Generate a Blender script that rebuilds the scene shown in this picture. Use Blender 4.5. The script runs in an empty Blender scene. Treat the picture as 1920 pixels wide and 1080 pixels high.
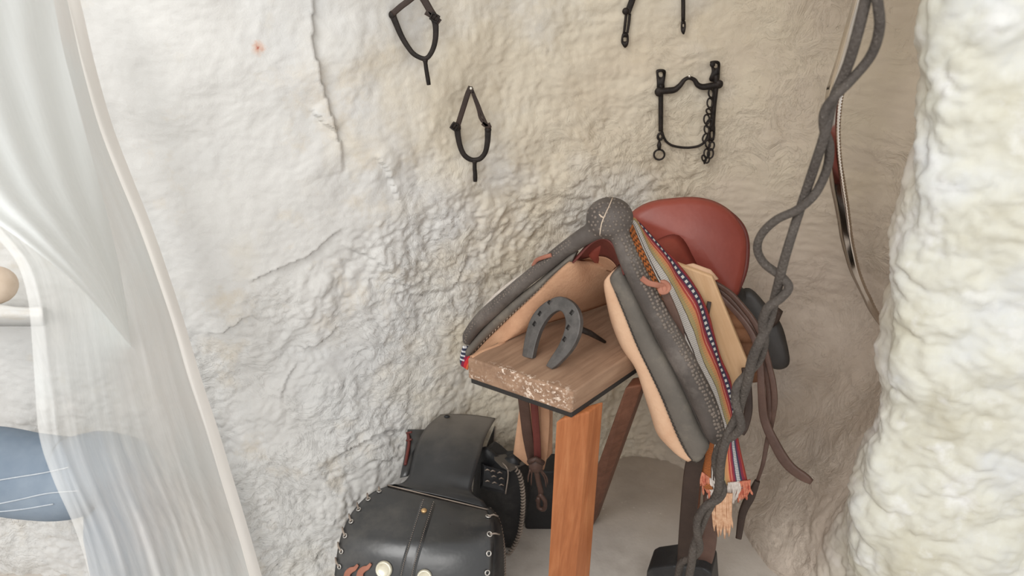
import bpy, bmesh, math, random
import numpy as np
from mathutils import Vector, Matrix
from mathutils.bvhtree import BVHTree

random.seed(4)
SC = bpy.context.scene
COL = SC.collection

# ------------------------------------------------------------------ camera
F, PITCH, CAMZ = 1350.0, math.radians(28), 1.40
cam = bpy.data.cameras.new('camera')
cam.sensor_width = 36
cam.lens = F / 1920 * 36
cam.clip_start = 0.02
cam.dof.use_dof = True
cam.dof.focus_distance = 1.42
cam.dof.aperture_fstop = 3.4
camo = bpy.data.objects.new('camera', cam)
COL.objects.link(camo)
camo.location = (0, 0, CAMZ)
camo.rotation_euler = (math.pi / 2 - PITCH, 0, 0)
SC.camera = camo
CAM = Vector((0, 0, CAMZ))


def ray(u, v):
    x, y = (u - 960) / F, (540 - v) / F
    c, s = math.cos(PITCH), math.sin(PITCH)
    return Vector((x, c + y * s, -s + y * c))


def PZ(u, v, z):
    d = ray(u, v)
    return CAM + d * ((z - CAMZ) / d.z)


def PY(u, v, y):
    d = ray(u, v)
    return CAM + d * (y / d.y)


def PD(u, v, t):
    return CAM + ray(u, v) * t


def PP(u, v, p0, n):
    d = ray(u, v)
    return CAM + d * ((Vector(p0) - CAM).dot(n) / d.dot(n))


# plane of the saddle's fork (vertical), saddle measured from it
FN = Vector((0.2, 0.456, 0)).normalized()
FC = 1.095


def S(u, v, d=0.0):
    r = ray(u, v)
    return CAM + r * ((FC + d) / r.dot(FN))


def SL(pts, d=0.0):
    return [S(p[0], p[1], p[2] if len(p) > 2 else d) for p in pts]


# ------------------------------------------------------------------ mesh helpers
def empty(name, loc, label, cat, group=None):
    o = bpy.data.objects.new(name, None)
    o.empty_display_size = 0.05
    COL.objects.link(o)
    o.location = loc
    tag(o, label, cat, group)
    return o


def tag(o, label=None, cat=None, group=None, kind=None):
    if label: o['label'] = label
    if cat: o['category'] = cat
    if group: o['group'] = group
    if kind: o['kind'] = kind
    return o


def wloc(o):
    p = Vector((0, 0, 0))
    while o is not None:
        p += o.location
        o = o.parent
    return p


class MB:
    """collects shapes in world coordinates, links them as one mesh object"""
    def __init__(self):
        self.v, self.f, self.uv = [], [], []

    def add(self, verts, faces, uvs=None):
        o = len(self.v)
        self.v += [tuple(p) for p in verts]
        for i, f in enumerate(faces):
            self.f.append(tuple(k + o for k in f))
            self.uv.append(uvs[i] if uvs else None)
        return self

    def grid(self, rows, closed=False, u0=0.0, u1=1.0):
        n, m = len(rows), len(rows[0])
        V = [p for r in rows for p in r]
        Fs, U = [], []
        mm = m if closed else m - 1
        for i in range(n - 1):
            for j in range(mm):
                k = (j + 1) % m
                Fs.append((i * m + j, i * m + k, (i + 1) * m + k, (i + 1) * m + j))
                a, b = j / mm, (j + 1) / mm
                c, d = i / (n - 1), (i + 1) / (n - 1)
                U.append(((a, c), (b, c), (b, d), (a, d)))
        return self.add(V, Fs, U)

    def tube(self, pts, r, sides=12, flat=None, up=None, caps=True, closed=False):
        """swept section; r number or list; flat=(w,h) half sizes of a rounded strap"""
        n = len(pts)
        pts = [Vector(p) for p in pts]
        rr = r if isinstance(r, (list, tuple)) else [r] * n
        T = []
        for i in range(n):
            if closed:
                t = pts[(i + 1) % n] - pts[i - 1]
            else:
                t = pts[min(i + 1, n - 1)] - pts[max(i - 1, 0)]
            T.append(t.normalized() if t.length > 1e-9 else Vector((0, 0, 1)))
        ref = Vector(up) if up is not None else (Vector((0, 0, 1)) if abs(T[0].z) < .8 else Vector((1, 0, 0)))
        a = (ref - T[0] * ref.dot(T[0])).normalized()
        rows, L = [], 0
        for i in range(n):
            if up is not None:
                q = ref - T[i] * ref.dot(T[i])
                a = q.normalized() if q.length > 1e-3 else a
            else:
                q = a - T[i] * a.dot(T[i])
                a = q.normalized() if q.length > 1e-6 else a
            b = T[i].cross(a)
            ring = []
            for k in range(sides):
                th = 2 * math.pi * k / sides
                c, s = math.cos(th), math.sin(th)
                if flat:
                    w, h = flat
                    cc = math.copysign(abs(c) ** .45, c)
                    ss = math.copysign(abs(s) ** .45, s)
                    ring.append(pts[i] + b * (w * cc * rr[i]) + a * (h * ss * min(1, rr[i] * 1.2)))
                else:
                    ring.append(pts[i] + (b * c + a * s) * rr[i])
            rows.append(ring)
        if closed:
            rows.append(rows[0])
        base = len(self.v)
        # wrap with uv: x around, y in metres along
        L = [0]
        for i in range(1, len(rows)):
            L.append(L[-1] + (pts[i % n] - pts[i - 1]).length)
        V = [p for rw in rows for p in rw]
        Fs, U = [], []
        for i in range(len(rows) - 1):
            for j in range(sides):
                k = (j + 1) % sides
                Fs.append((i * sides + j, i * sides + k, (i + 1) * sides + k, (i + 1) * sides + j))
                U.append(((j / sides, L[i]), ((j + 1) / sides, L[i]), ((j + 1) / sides, L[i + 1]), (j / sides, L[i + 1])))
        self.add(V, Fs, U)
        if caps and not closed:
            self.add(rows[0], [tuple(range(sides))[::-1]])
            self.add(rows[-1], [tuple(range(sides))])
        return self

    def ball(self, c, rx, ry=None, rz=None, n=16, m=10, rot=None):
        ry = rx if ry is None else ry
        rz = rx if rz is None else rz
        c = Vector(c)
        V, Fs = [], []
        for i in range(m + 1):
            ph = math.pi * i / m
            for j in range(n):
                th = 2 * math.pi * j / n
                p = Vector((rx * math.sin(ph) * math.cos(th), ry * math.sin(ph) * math.sin(th), rz * math.cos(ph)))
                if rot is not None: p = rot @ p
                V.append(c + p)
        for i in range(m):
            for j in range(n):
                k = (j + 1) % n
                Fs.append((i * n + j, (i + 1) * n + j, (i + 1) * n + k, i * n + k))
        return self.add(V, Fs)

    def torus(self, c, ax, R, r, n=20, s=8, bx=1.0, upv=None):
        ax = Vector(ax).normalized()
        u = Vector(upv) if upv is not None else ax.orthogonal()
        u = (u - ax * u.dot(ax)).normalized()
        w = ax.cross(u)
        pts = [Vector(c) + u * (R * bx * math.cos(2 * math.pi * i / n)) + w * (R * math.sin(2 * math.pi * i / n)) for i in range(n)]
        return self.tube(pts, r, sides=s, up=ax, closed=True)

    def slab(self, poly, off):
        """closed prism of polygon poly and its copy moved by off"""
        n = len(poly)
        poly = [Vector(p) for p in poly]
        V = poly + [p + Vector(off) for p in poly]
        Fs = [tuple(range(n)), tuple(range(2 * n - 1, n - 1, -1))]
        for i in range(n):
            k = (i + 1) % n
            Fs.append((i, i + n, k + n, k))
        return self.add(V, Fs)

    def plate(self, poly, nrm, bulge, thick, rings=7):
        """domed plate: outline poly, bulging along nrm at its middle, with thickness behind"""
        poly = [Vector(p) for p in poly]
        nrm = Vector(nrm).normalized()
        c = sum(poly, Vector()) / len(poly)
        n = len(poly)
        def side(sgn, off):
            R = []
            for k in range(rings + 1):
                s = 1 - k / rings * 0.985
                R.append([c + (p - c) * s + nrm * (bulge * (1 - s * s)) + off for p in poly])
            return R
        rim = thick * .5
        A = side(1, Vector())
        B = side(1, -nrm * thick)
        edge = [[p + (p - c).normalized() * rim * .6 - nrm * thick * .5 for p in poly]]
        rows = A[::-1] + edge + B
        self.grid(rows, closed=True)
        self.add(A[-1], [tuple(range(n))])
        self.add(B[-1], [tuple(range(n))[::-1]])
        return self

    def build(self, name, mat, parent=None, smooth=True, sub=0, bevel=0, solid=0, weld=True, autosm=None):
        me = bpy.data.meshes.new(name)
        off = wloc(parent) if parent else Vector((0, 0, 0))
        me.from_pydata([(p[0] - off.x, p[1] - off.y, p[2] - off.z) for p in self.v], [], self.f)
        if any(u is not None for u in self.uv):
            lay = me.uv_layers.new(name='UVMap')
            i = 0
            for pi, pol in enumerate(me.polygons):
                u = self.uv[pi]
                for k, li in enumerate(pol.loop_indices):
                    lay.data[li].uv = u[k] if u else (0, 0)
        bm = bmesh.new()
        bm.from_mesh(me)
        if weld:
            bmesh.ops.remove_doubles(bm, verts=bm.verts, dist=1e-5)
        bmesh.ops.recalc_face_normals(bm, faces=bm.faces)
        for f in bm.faces: f.smooth = smooth
        bm.to_mesh(me)
        bm.free()
        me.materials.append(mat)
        o = bpy.data.objects.new(name, me)
        COL.objects.link(o)
        if parent: o.parent = parent
        if solid:
            m = o.modifiers.new('solid', 'SOLIDIFY'); m.thickness = abs(solid); m.offset = 1 if solid > 0 else -1
        if bevel:
            m = o.modifiers.new('bevel', 'BEVEL'); m.width = bevel; m.segments = 3; m.limit_method = 'ANGLE'
        if sub:
            m = o.modifiers.new('sub', 'SUBSURF'); m.levels = sub; m.render_levels = sub
        return o


def spline(pts, n=40, closed=False):
    """Catmull-Rom through points (any dimension), n samples evenly in arc length"""
    P = [np.array(p, float) for p in pts]
    if closed:
        Q = [P[-1]] + P + [P[0], P[1]]
        segs = len(P)
    else:
        Q = [2 * P[0] - P[1]] + P + [2 * P[-1] - P[-2]]
        segs = len(P) - 1
    out = []
    for i in range(segs):
        p0, p1, p2, p3 = Q[i:i + 4]
        for k in range(16):
            t = k / 16
            out.append(.5 * ((2 * p1) + (-p0 + p2) * t + (2 * p0 - 5 * p1 + 4 * p2 - p3) * t * t + (-p0 + 3 * p1 - 3 * p2 + p3) * t ** 3))
    out.append(Q[segs + 1])
    out = np.array(out)
    L = np.concatenate([[0], np.cumsum(np.linalg.norm(np.diff(out, axis=0), axis=1))])
    q = np.linspace(0, L[-1], n + (1 if closed else 0))
    R = np.stack([np.interp(q, L, out[:, k]) for k in range(out.shape[1])], 1)
    if closed: R = R[:-1]
    return [Vector(r) if len(r) == 3 else tuple(r) for r in R]


def lerp(a, b, t): return a + (b - a) * t


# ------------------------------------------------------------------ materials
MATS = {}


def lin(c):
    return tuple((x / 12.92 if x <= .04045 else ((x + .055) / 1.055) ** 2.4) for x in c) + (1,)


def rgb(r, g, b): return lin((r / 255, g / 255, b / 255))


class NT:
    def __init__(self, name):
        self.m = bpy.data.materials.new(name)
        self.m.use_nodes = True
        self.t = self.m.node_tree
        self.p = self.t.nodes['Principled BSDF']
        self.out = self.t.nodes['Material Output']
        self.coord = self.t.nodes.new('ShaderNodeTexCoord')

    def n(self, kind, **kw):
        nd = self.t.nodes.new(kind)
        for k, v in kw.items():
            if k in nd.inputs.keys(): self.put(nd.inputs[k], v)
            else: setattr(nd, k, v)
        return nd

    def put(self, sock, v):
        if hasattr(v, 'links') or isinstance(v, bpy.types.NodeSocket): self.t.links.new(v, sock)
        else: sock.default_value = v

    def vec(self, scale=(1, 1, 1), src='Object', rot=(0, 0, 0)):
        m = self.n('ShaderNodeMapping')
        m.inputs['Scale'].default_value = scale
        m.inputs['Rotation'].default_value = rot
        self.t.links.new(self.coord.outputs[src], m.inputs['Vector'])
        return m.outputs[0]

    def noise(self, scale, detail=4, rough=.6, vec=None, dist=0):
        nd = self.n('ShaderNodeTexNoise')
        nd.inputs['Scale'].default_value = scale
        nd.inputs['Detail'].default_value = detail
        nd.inputs['Roughness'].default_value = rough
        nd.inputs['Distortion'].default_value = dist
        self.t.links.new(vec if vec is not None else self.coord.outputs['Object'], nd.inputs['Vector'])
        return nd.outputs['Fac']

    def voro(self, scale, vec=None, feature='F1', rand=1):
        nd = self.n('ShaderNodeTexVoronoi', feature=feature)
        nd.inputs['Scale'].default_value = scale
        nd.inputs['Randomness'].default_value = rand
        self.t.links.new(vec if vec is not None else self.coord.outputs['Object'], nd.inputs['Vector'])
        return nd.outputs['Distance']

    def ramp(self, fac, stops, mode='LINEAR'):
        nd = self.n('ShaderNodeValToRGB')
        cr = nd.color_ramp
        cr.interpolation = mode
        while len(cr.elements) > 1: cr.elements.remove(cr.elements[-1])
        cr.elements[0].position = stops[0][0]
        cr.elements[0].color = stops[0][1] if len(stops[0][1]) == 4 else stops[0][1] + (1,)
        for p, c in stops[1:]:
            e = cr.elements.new(p)
            e.color = c
        self.t.links.new(fac, nd.inputs['Fac'])
        return nd.outputs['Color']

    def math(self, op, a, b=None, c=None):
        nd = self.n('ShaderNodeMath', operation=op)
        self.put(nd.inputs[0], a)
        if b is not None: self.put(nd.inputs[1], b)
        if c is not None: self.put(nd.inputs[2], c)
        return nd.outputs[0]

    def mix(self, fac, a, b, mode='MIX'):
        nd = self.n('ShaderNodeMix', data_type='RGBA', blend_type=mode)
        self.put(nd.inputs['Factor'], fac)
        self.put(nd.inputs[6], a)
        self.put(nd.inputs[7], b)
        return nd.outputs[2]

    def bump(self, h, strength=.5, dist=.002, prev=None):
        nd = self.n('ShaderNodeBump')
        nd.inputs['Strength'].default_value = strength
        nd.inputs['Distance'].default_value = dist
        self.t.links.new(h, nd.inputs['Height'])
        if prev is not None: self.t.links.new(prev, nd.inputs['Normal'])
        return nd.outputs[0]

    def fin(self, col, rough=.6, metal=0, normal=None, spec=.5, coat=0):
        self.put(self.p.inputs['Base Color'], col)
        self.put(self.p.inputs['Roughness'], rough)
        self.p.inputs['Metallic'].default_value = metal
        self.p.inputs['Specular IOR Level'].default_value = spec
        if coat:
            self.p.inputs['Coat Weight'].default_value = coat
            self.p.inputs['Coat Roughness'].default_value = .25
        if normal is not None: self.t.links.new(normal, self.p.inputs['Normal'])
        return self.m


W1 = (1, 1, 1, 1)
B0 = (0, 0, 0, 1)


def leather(name, c1, c2, rough=.55, scale=30, grain=.25, spec=.4, dust=None, dustamt=.0):
    k = NT(name)
    n1 = k.noise(scale * .35, 5, .65)
    col = k.ramp(n1, [(.3, c1), (.7, c2)])
    if dust:
        d = k.ramp(k.noise(9, 6, .7), [(.5, B0), (.78, W1)])
        col = k.mix(k.math('MULTIPLY', d, dustamt), col, dust)
    g = k.voro(scale * 14)
    n = k.bump(g, grain, .0012)
    n = k.bump(k.noise(scale * 1.2, 4), .25, .004, n)
    rr = k.math('MULTIPLY_ADD', k.noise(scale, 3), .25, rough - .12)
    return k.fin(col, rr, 0, n, spec)


M = {}
M['grey'] = leather('tooled_grey_leather', rgb(66, 60, 56), rgb(96, 88, 83), .6, 22, .2, .4, rgb(150, 142, 134), .5)
M['pad'] = leather('grey_pad_leather', rgb(90, 85, 79), rgb(114, 107, 99), .6, 16, .2, .35, rgb(150, 140, 124), .6)
M['red'] = leather('red_leather', rgb(128, 58, 49), rgb(156, 78, 64), .42, 8, .12, .45, rgb(170, 96, 84), .35)
M['darkred'] = leather('dark_red_leather', rgb(92, 44, 40), rgb(118, 60, 53), .5, 20, .15)
M['brown'] = leather('brown_strap_leather', rgb(66, 47, 40), rgb(98, 74, 64), .5, 30, .2, .45)
M['darkbrown'] = leather('dark_brown_leather', rgb(44, 33, 28), rgb(66, 51, 43), .55, 30, .2)
M['pleat'] = leather('pleated_brown_leather', rgb(96, 62, 42), rgb(150, 104, 72), .55, 26, .2)
M['black'] = leather('black_bag_leather', rgb(42, 43, 44), rgb(58, 58, 59), .30, 9, .05, .8, rgb(112, 107, 100), .4)
M['blackd'] = leather('black_worn_leather', rgb(26, 26, 28), rgb(46, 46, 47), .5, 18, .12, .4, rgb(120, 116, 110), .25)
M['suede'] = leather('tan_suede', rgb(186, 142, 112), rgb(216, 174, 142), .85, 14, .35, .15, rgb(150, 106, 78), .6)
M['suede2'] = leather('pale_tan_suede', rgb(204, 164, 134), rgb(226, 192, 162), .85, 14, .3, .15, rgb(188, 134, 100), .5)
M['terra'] = leather('terracotta_lace', rgb(142, 90, 73), rgb(176, 120, 99), .7, 30, .2)
M['tree'] = leather('dark_tree_bar', rgb(48, 46, 44), rgb(66, 62, 60), .55, 20, .1)
M['thread'] = leather('dark_thread', rgb(48, 44, 42), rgb(78, 70, 64), .8, 40, .2)
M['lace'] = leather('grey_lace', rgb(120, 108, 98), rgb(160, 146, 134), .7, 40, .2)
M['tanthread'] = leather('pale_thread', rgb(190, 170, 150), rgb(214, 196, 176), .8, 40, .2)


def wood(name, c1, c2, c3, axis, rough=.6, flecks=None, grain=60):
    """grain runs along world direction axis"""
    k = NT(name)
    ax = Vector(axis).normalized()
    b = ax.orthogonal().normalized()
    c = ax.cross(b)
    def dot(v):
        nd = k.n('ShaderNodeVectorMath', operation='DOT_PRODUCT')
        k.t.links.new(k.coord.outputs['Object'], nd.inputs[0])
        nd.inputs[1].default_value = v
        return nd.outputs['Value']
    cx = k.n('ShaderNodeCombineXYZ')
    k.t.links.new(k.math('MULTIPLY', dot(ax), .09), cx.inputs[0])
    k.t.links.new(dot(b), cx.inputs[1])
    k.t.links.new(dot(c), cx.inputs[2])
    v = cx.outputs[0]
    g1 = k.noise(grain, 5, .6, v, .6)
    g2 = k.noise(grain * 4, 3, .6, v)
    col = k.ramp(g1, [(.3, c1), (.5, c2), (.72, c3)])
    col = k.mix(.25, col, k.ramp(g2, [(.3, c1), (.7, c3)]))
    big = k.noise(8, 4, .6)
    col = k.mix(k.ramp(big, [(.4, B0), (.7, W1)]), col, k.mix(.5, col, c1))
    if flecks:
        fl = k.math('MULTIPLY', k.ramp(k.noise(140, 3, .7), [(.55, B0), (.6, W1)]), flecks(k))
        col = k.mix(fl, col, rgb(226, 208, 192))
    n = k.bump(g1, .35, .0015)
    n = k.bump(g2, .25, .0008, n)
    return k.fin(col, rough, 0, n, .35)


# iron
k = NT('dark_iron')
nn = k.noise(60, 5, .7)
M['iron'] = k.fin(k.ramp(nn, [(.35, rgb(30, 26, 24)), (.7, rgb(54, 46, 42))]), .6, .3, k.bump(k.noise(160, 4), .4, .001), .4)
k = NT('forged_horseshoe_iron')
nn = k.noise(40, 5, .7)
M['shoe'] = k.fin(k.ramp(nn, [(.35, rgb(80, 77, 75)), (.7, rgb(104, 100, 97))]), .55, .35, k.bump(k.noise(120, 4), .4, .001), .4)
k = NT('polished_steel')
M['steel'] = k.fin(k.ramp(k.noise(20, 3), [(.3, rgb(214, 206, 198)), (.7, rgb(228, 220, 212))]), .09, 1.0)
k = NT('bright_nail')
M['nail'] = k.fin(rgb(225, 220, 210), .3, .8)
k = NT('brass_button')
M['brass'] = k.fin(rgb(205, 168, 120), .35, .6)
k = NT('cream_concho')
M['concho'] = k.fin(k.ramp(k.noise(60, 3), [(.3, rgb(208, 202, 180)), (.7, rgb(238, 234, 216))]), .3, .35)
k = NT('eyelet_metal')
M['eyelet'] = k.fin(rgb(200, 196, 190), .35, .7)
k = NT('black_rubber')
M['rubber'] = k.fin(rgb(40, 37, 35), .7)

# rope: braided cord, uv.y runs in metres along it
k = NT('braided_grey_cord')
uv = k.coord.outputs['UV']
sx = k.n('ShaderNodeSeparateXYZ'); k.t.links.new(uv, sx.inputs[0])
a1 = k.math('SINE', k.math('MULTIPLY_ADD', sx.outputs[0], 25.1327, k.math('MULTIPLY', sx.outputs[1], 620)))
a2 = k.math('SINE', k.math('MULTIPLY_ADD', sx.outputs[0], -25.1327, k.math('MULTIPLY', sx.outputs[1], 620)))
br = k.math('MAXIMUM', a1, a2)
spk = k.ramp(k.noise(420, 2), [(.62, B0), (.72, W1)])
col = k.ramp(k.noise(25, 4), [(.3, rgb(66, 60, 56)), (.7, rgb(88, 81, 75))])
col = k.mix(k.math('MULTIPLY', spk, .35), col, rgb(160, 152, 144))
M['rope'] = k.fin(col, .7, 0, k.bump(br, .35, .0015), .3)

# woven blanket, uv.x across the stripes, uv.y along them
k = NT('striped_woven_wool')
sx = k.n('ShaderNodeSeparateXYZ'); k.t.links.new(k.coord.outputs['UV'], sx.inputs[0])
U, V = sx.outputs[0], sx.outputs[1]
wob = k.math('MULTIPLY_ADD', k.noise(60, 3), .03, -.015)
Uw = k.math('ADD', U, wob)
OR, BK, WH, GN = rgb(196, 116, 66), rgb(70, 58, 54), rgb(206, 200, 194), rgb(178, 158, 116)
RD, PK, NV, MG = rgb(184, 84, 74), rgb(206, 124, 106), rgb(72, 72, 92), rgb(140, 60, 76)
TN = rgb(206, 152, 106)
base = k.ramp(Uw, [(0, OR), (.20, BK), (.22, WH), (.25, BK), (.27, WH), (.41, BK), (.42, GN), (.50, TN), (.56, rgb(214, 148, 104)),
                   (.60, RD), (.65, rgb(222, 172, 154)), (.662, RD), (.695, MG), (.75, NV), (.90, MG), (.95, RD)], 'CONSTANT')
def band(lo, hi):
    return k.math('MULTIPLY', k.math('GREATER_THAN', Uw, lo), k.math('LESS_THAN', Uw, hi))
vv = k.math('FRACT', k.math('MULTIPLY', V, 46))
dash = k.math('MULTIPLY', k.math('LESS_THAN', vv, .52), band(.775, .86))
col = k.mix(dash, base, rgb(232, 230, 224))
zz = k.math('ADD', k.math('MULTIPLY', k.math('PINGPONG', k.math('MULTIPLY', U, 15), .5), 1.0), k.math('MULTIPLY', V, 46))
hb = k.math('MULTIPLY', k.math('LESS_THAN', k.math('FRACT', zz), .42), band(-.05, .20))
col = k.mix(hb, col, rgb(92, 66, 50))
sp = k.math('MULTIPLY', k.math('LESS_THAN', k.math('FRACT', k.math('MULTIPLY', V, 130)), .35), band(.27, .41))
col = k.mix(k.math('MULTIPLY', sp, .5), col, rgb(120, 112, 112))
sp2 = k.math('MULTIPLY', k.math('LESS_THAN', k.math('FRACT', k.math('MULTIPLY', V, 110)), .4), band(.42, .56))
col = k.mix(k.math('MULTIPLY', sp2, .4), col, rgb(142, 140, 100))
wv = k.math('SINE', k.math('MULTIPLY', V, 1400))
wu = k.math('SINE', k.math('MULTIPLY', U, 260))
M['blanket'] = k.fin(col, .95, 0, k.bump(k.math('ADD', wv, wu), .3, .001), .1)


def fluff(name, c1, c2):
    k = NT(name)
    return k.fin(k.ramp(k.noise(120, 3), [(.3, c1), (.7, c2)]), .95, 0, None, .1)


M['fr_tan'] = fluff('tan_fringe', rgb(196, 150, 118), rgb(226, 188, 156))
M['fr_white'] = fluff('white_fringe', rgb(196, 186, 178), rgb(226, 216, 208))
M['fr_red'] = fluff('red_fringe', rgb(184, 96, 78), rgb(214, 146, 118))
M['fr_orange'] = fluff('orange_fringe', rgb(206, 120, 62), rgb(226, 150, 92))

# ------------------------------------------------------------------ noise for the cave
rng = np.random.default_rng(7)
PERM = rng.permutation(256).astype(np.int64)
PERM = np.concatenate([PERM, PERM, PERM])
GR = rng.normal(size=(256, 3)); GR /= np.linalg.norm(GR, axis=1)[:, None]


def perlin(p):
    i = np.floor(p).astype(np.int64)
    f = p - i
    w = f * f * f * (f * (f * 6 - 15) + 10)
    i = i & 255
    out = 0
    for dx in (0, 1):
        for dy in (0, 1):
            for dz in (0, 1):
                h = PERM[PERM[PERM[(i[:, 0] + dx) & 255] + ((i[:, 1] + dy) & 255)] + ((i[:, 2] + dz) & 255)]
                g = GR[h]
                d = f - np.array([dx, dy, dz])
                ww = (w[:, 0] if dx else 1 - w[:, 0]) * (w[:, 1] if dy else 1 - w[:, 1]) * (w[:, 2] if dz else 1 - w[:, 2])
                out = out + ww * (g * d).sum(1)
    return out * 1.5


def fbm(p, o=4, g=.5):
    a, s, r = 1, 1, 0
    for k_ in range(o):
        r = r + a * perlin(p * s + 17.3 * k_)
        a *= g; s *= 2.03
    return r


def sst(a, b, x):
    t = np.clip((x - a) / (b - a), 0, 1)
    return t * t * (3 - 2 * t)


# ------------------------------------------------------------------ cave walls
UP = [(-1.5, 1.22), (-.95, 1.22), (-.65, 1.235), (-.45, 1.31), (-.2, 1.47), (.05, 1.60), (.3, 1.665), (.55, 1.68), (.78, 1.61), (.89, 1.45), (.82, 1.24), (.69, 1.10), (.625, 1.0), (.655, .93), (.80, .875), (1.05, .84), (1.5, .80)]
LO = [(-1.5, 1.20), (-.95, 1.18), (-.65, 1.12), (-.45, 1.15), (-.2, 1.34), (.05, 1.50), (.28, 1.58), (.44, 1.57), (.55, 1.49), (.592, 1.38), (.61, 1.25), (.66, 1.12), (.72, 1.0), (.775, .91), (.87, .84), (1.05, .79), (1.5, .75)]
NS = 820
up = np.array(spline(UP, NS)); lo = np.array(spline(LO, NS))
ZS = np.concatenate([np.linspace(-.04, 1.36, 345), np.linspace(1.37, 2.2, 60)])


# ledges and cracks of the plaster, traced on the wall: the side to the left of the run stands proud
LEDGES = [([(372, 642), (405, 640), (440, 612), (470, 604)], .012, .045), ([(545, 672), (588, 662), (612, 648), (636, 622)], .011, .035),
          ([(462, 548), (520, 512), (575, 490), (640, 440)], .012, .06), ([(640, 470), (705, 500), (742, 540), (790, 545)], .007, .035),
          ([(575, 212), (600, 236), (628, 252)], .010, .03), ([(640, 330), (625, 250), (590, 160), (575, 40), (570, -40)], .010, .05),
          ([(735, 560), (770, 548), (802, 530)], .008, .03), ([(525, 760), (530, 730), (548, 700)], .009, .03),
          ([(690, 300), (720, 330), (740, 390)], .007, .04), ([(840, 560), (862, 530), (880, 500)], .008, .03), ([(640, 840), (700, 800), (760, 790)], .009, .04)]


def base_hit(u, v):
    d = ray(u, v)
    t = .6
    while t < 3:
        p = CAM + d * t
        if p.y > np.interp(p.x, up[:540, 0], up[:540, 1]) - .03: return p
        t += .004
    return PY(u, v, 1.5)


def wall_points():
    Z = np.repeat(ZS[:, None], NS, 1)
    w = sst(0, .55, Z) * .8 + .2 * sst(0, .14, Z)
    x = lo[None, :, 0] * (1 - w) + up[None, :, 0] * w
    y = lo[None, :, 1] * (1 - w) + up[None, :, 1] * w
    # fillet at the foot of the wall, pillar leaning in towards the top
    s = np.linspace(0, 1, NS)[None, :]
    pil = sst(.65, .755, s)
    x = x - pil * (.075 * sst(.55, 1.35, Z))
    P = np.stack([x, y, Z], -1)
    ts = np.gradient(P, axis=1); tz = np.gradient(P, axis=0)
    N = np.cross(ts, tz); N /= np.linalg.norm(N, axis=-1)[..., None] + 1e-12
    q = P.reshape(-1, 3); n = N.reshape(-1, 3); n = -n if n[:, 1].mean() > 0 else n
    X, Y, Zf = q[:, 0], q[:, 1], q[:, 2]
    pilf = np.repeat(pil, len(ZS), 0).reshape(-1)
    warp = np.stack([perlin(q * 7 + 3), perlin(q * 7 + 31), perlin(q * 7 + 57)], 1)
    qw = q + .035 * warp
    # where the plaster is crumbly and where it is smooth
    d1_ = -(Zf - .78) + .45 * (X + .37); d2_ = (X + .37) - .5 * (Zf - .78)
    patch = .5 + .5 * sst(-.3, .35, perlin(q * 3.3 + 9))
    rough = .25 + .90 * sst(-.06, .12, np.maximum(d1_, d2_)) * (1 - .5 * sst(.72, 1.0, Zf)) * patch
    rough *= 1 - .75 * sst(.40, .55, X) * (1 - pilf)
    big = .026 * fbm(q * 2.1 + 5, 3) + .006 * fbm(q * 6 + 11, 3)
    st = qw * np.array([9, 9, 12.])
    tq = fbm(st + 2, 4, .55) * 2.6
    fr = tq - np.floor(tq)
    flake = (np.floor(tq) + sst(.80, 1.0, fr) - .35 * fr * (fr < .8)) * .0034
    crumb = np.abs(perlin(qw * 20 + 4)) * .0085 + np.abs(perlin(qw * 41 + 8)) * .0062 + np.abs(perlin(qw * 85 + 3)) * .0030 - .008
    fine = fbm(qw * np.array([70, 70, 110.]), 3, .6) * .0012
    d1 = big + rough * (flake + crumb) + fine * (.6 + .6 * rough) - .004
    streak = fbm(q * np.array([14, 14, 55.]) + 21, 3, .55) * .0022
    d1 = d1 + streak * sst(-.1, .2, X)
    for poly_, amp_, wd_ in LEDGES:
        pp_ = np.array([list(base_hit(u_, v_)) for u_, v_ in poly_])
        best = np.full(len(q), 9.0); sg = np.zeros(len(q)); tt = np.zeros(len(q))
        near = np.abs(q[:, 0] - pp_[:, 0].mean()) < .45
        qq = q[near][:, [0, 2]] + .012 * warp[near][:, :2]
        bb, ss_, t_all = best[near], sg[near], tt[near]
        for e0, e1, k_ in zip(pp_[:-1], pp_[1:], range(len(pp_))):
            a0, a1 = e0[[0, 2]], e1[[0, 2]]
            dv_ = a1 - a0; L2 = dv_ @ dv_
            rl = qq - a0
            tc = np.clip(rl @ dv_ / L2, 0, 1)
            df = rl - tc[:, None] * dv_
            dd = np.linalg.norm(df, axis=1)
            cr = dv_[0] * rl[:, 1] - dv_[1] * rl[:, 0]
            m_ = dd < bb
            bb[m_] = dd[m_]; ss_[m_] = np.sign(cr[m_]); t_all[m_] = (k_ + tc[m_]) / (len(pp_) - 1)
        win = np.sin(np.pi * np.clip(t_all, 0, 1)) ** .5
        dsp = np.where(ss_ > 0, np.exp(-bb / wd_), -.7 * np.exp(-bb / (wd_ * .35))) * amp_ * win
        d1[near] += dsp
    # lumpy rock of the pillar
    lump = (.026 * (np.abs(perlin(q * 8 + 40)) * 1.0) + .014 * np.abs(perlin(qw * 18 + 45)) + .007 * np.abs(perlin(qw * 40 + 49)) + .0018 * fbm(q * 90, 2)) - .012
    lump = lump + .022 * perlin(q * 4.2 + 60)
    d = d1 * (1 - pilf) + lump * pilf
    r = q + n * d[:, None]
    return r.reshape(len(ZS), NS, 3)


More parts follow.
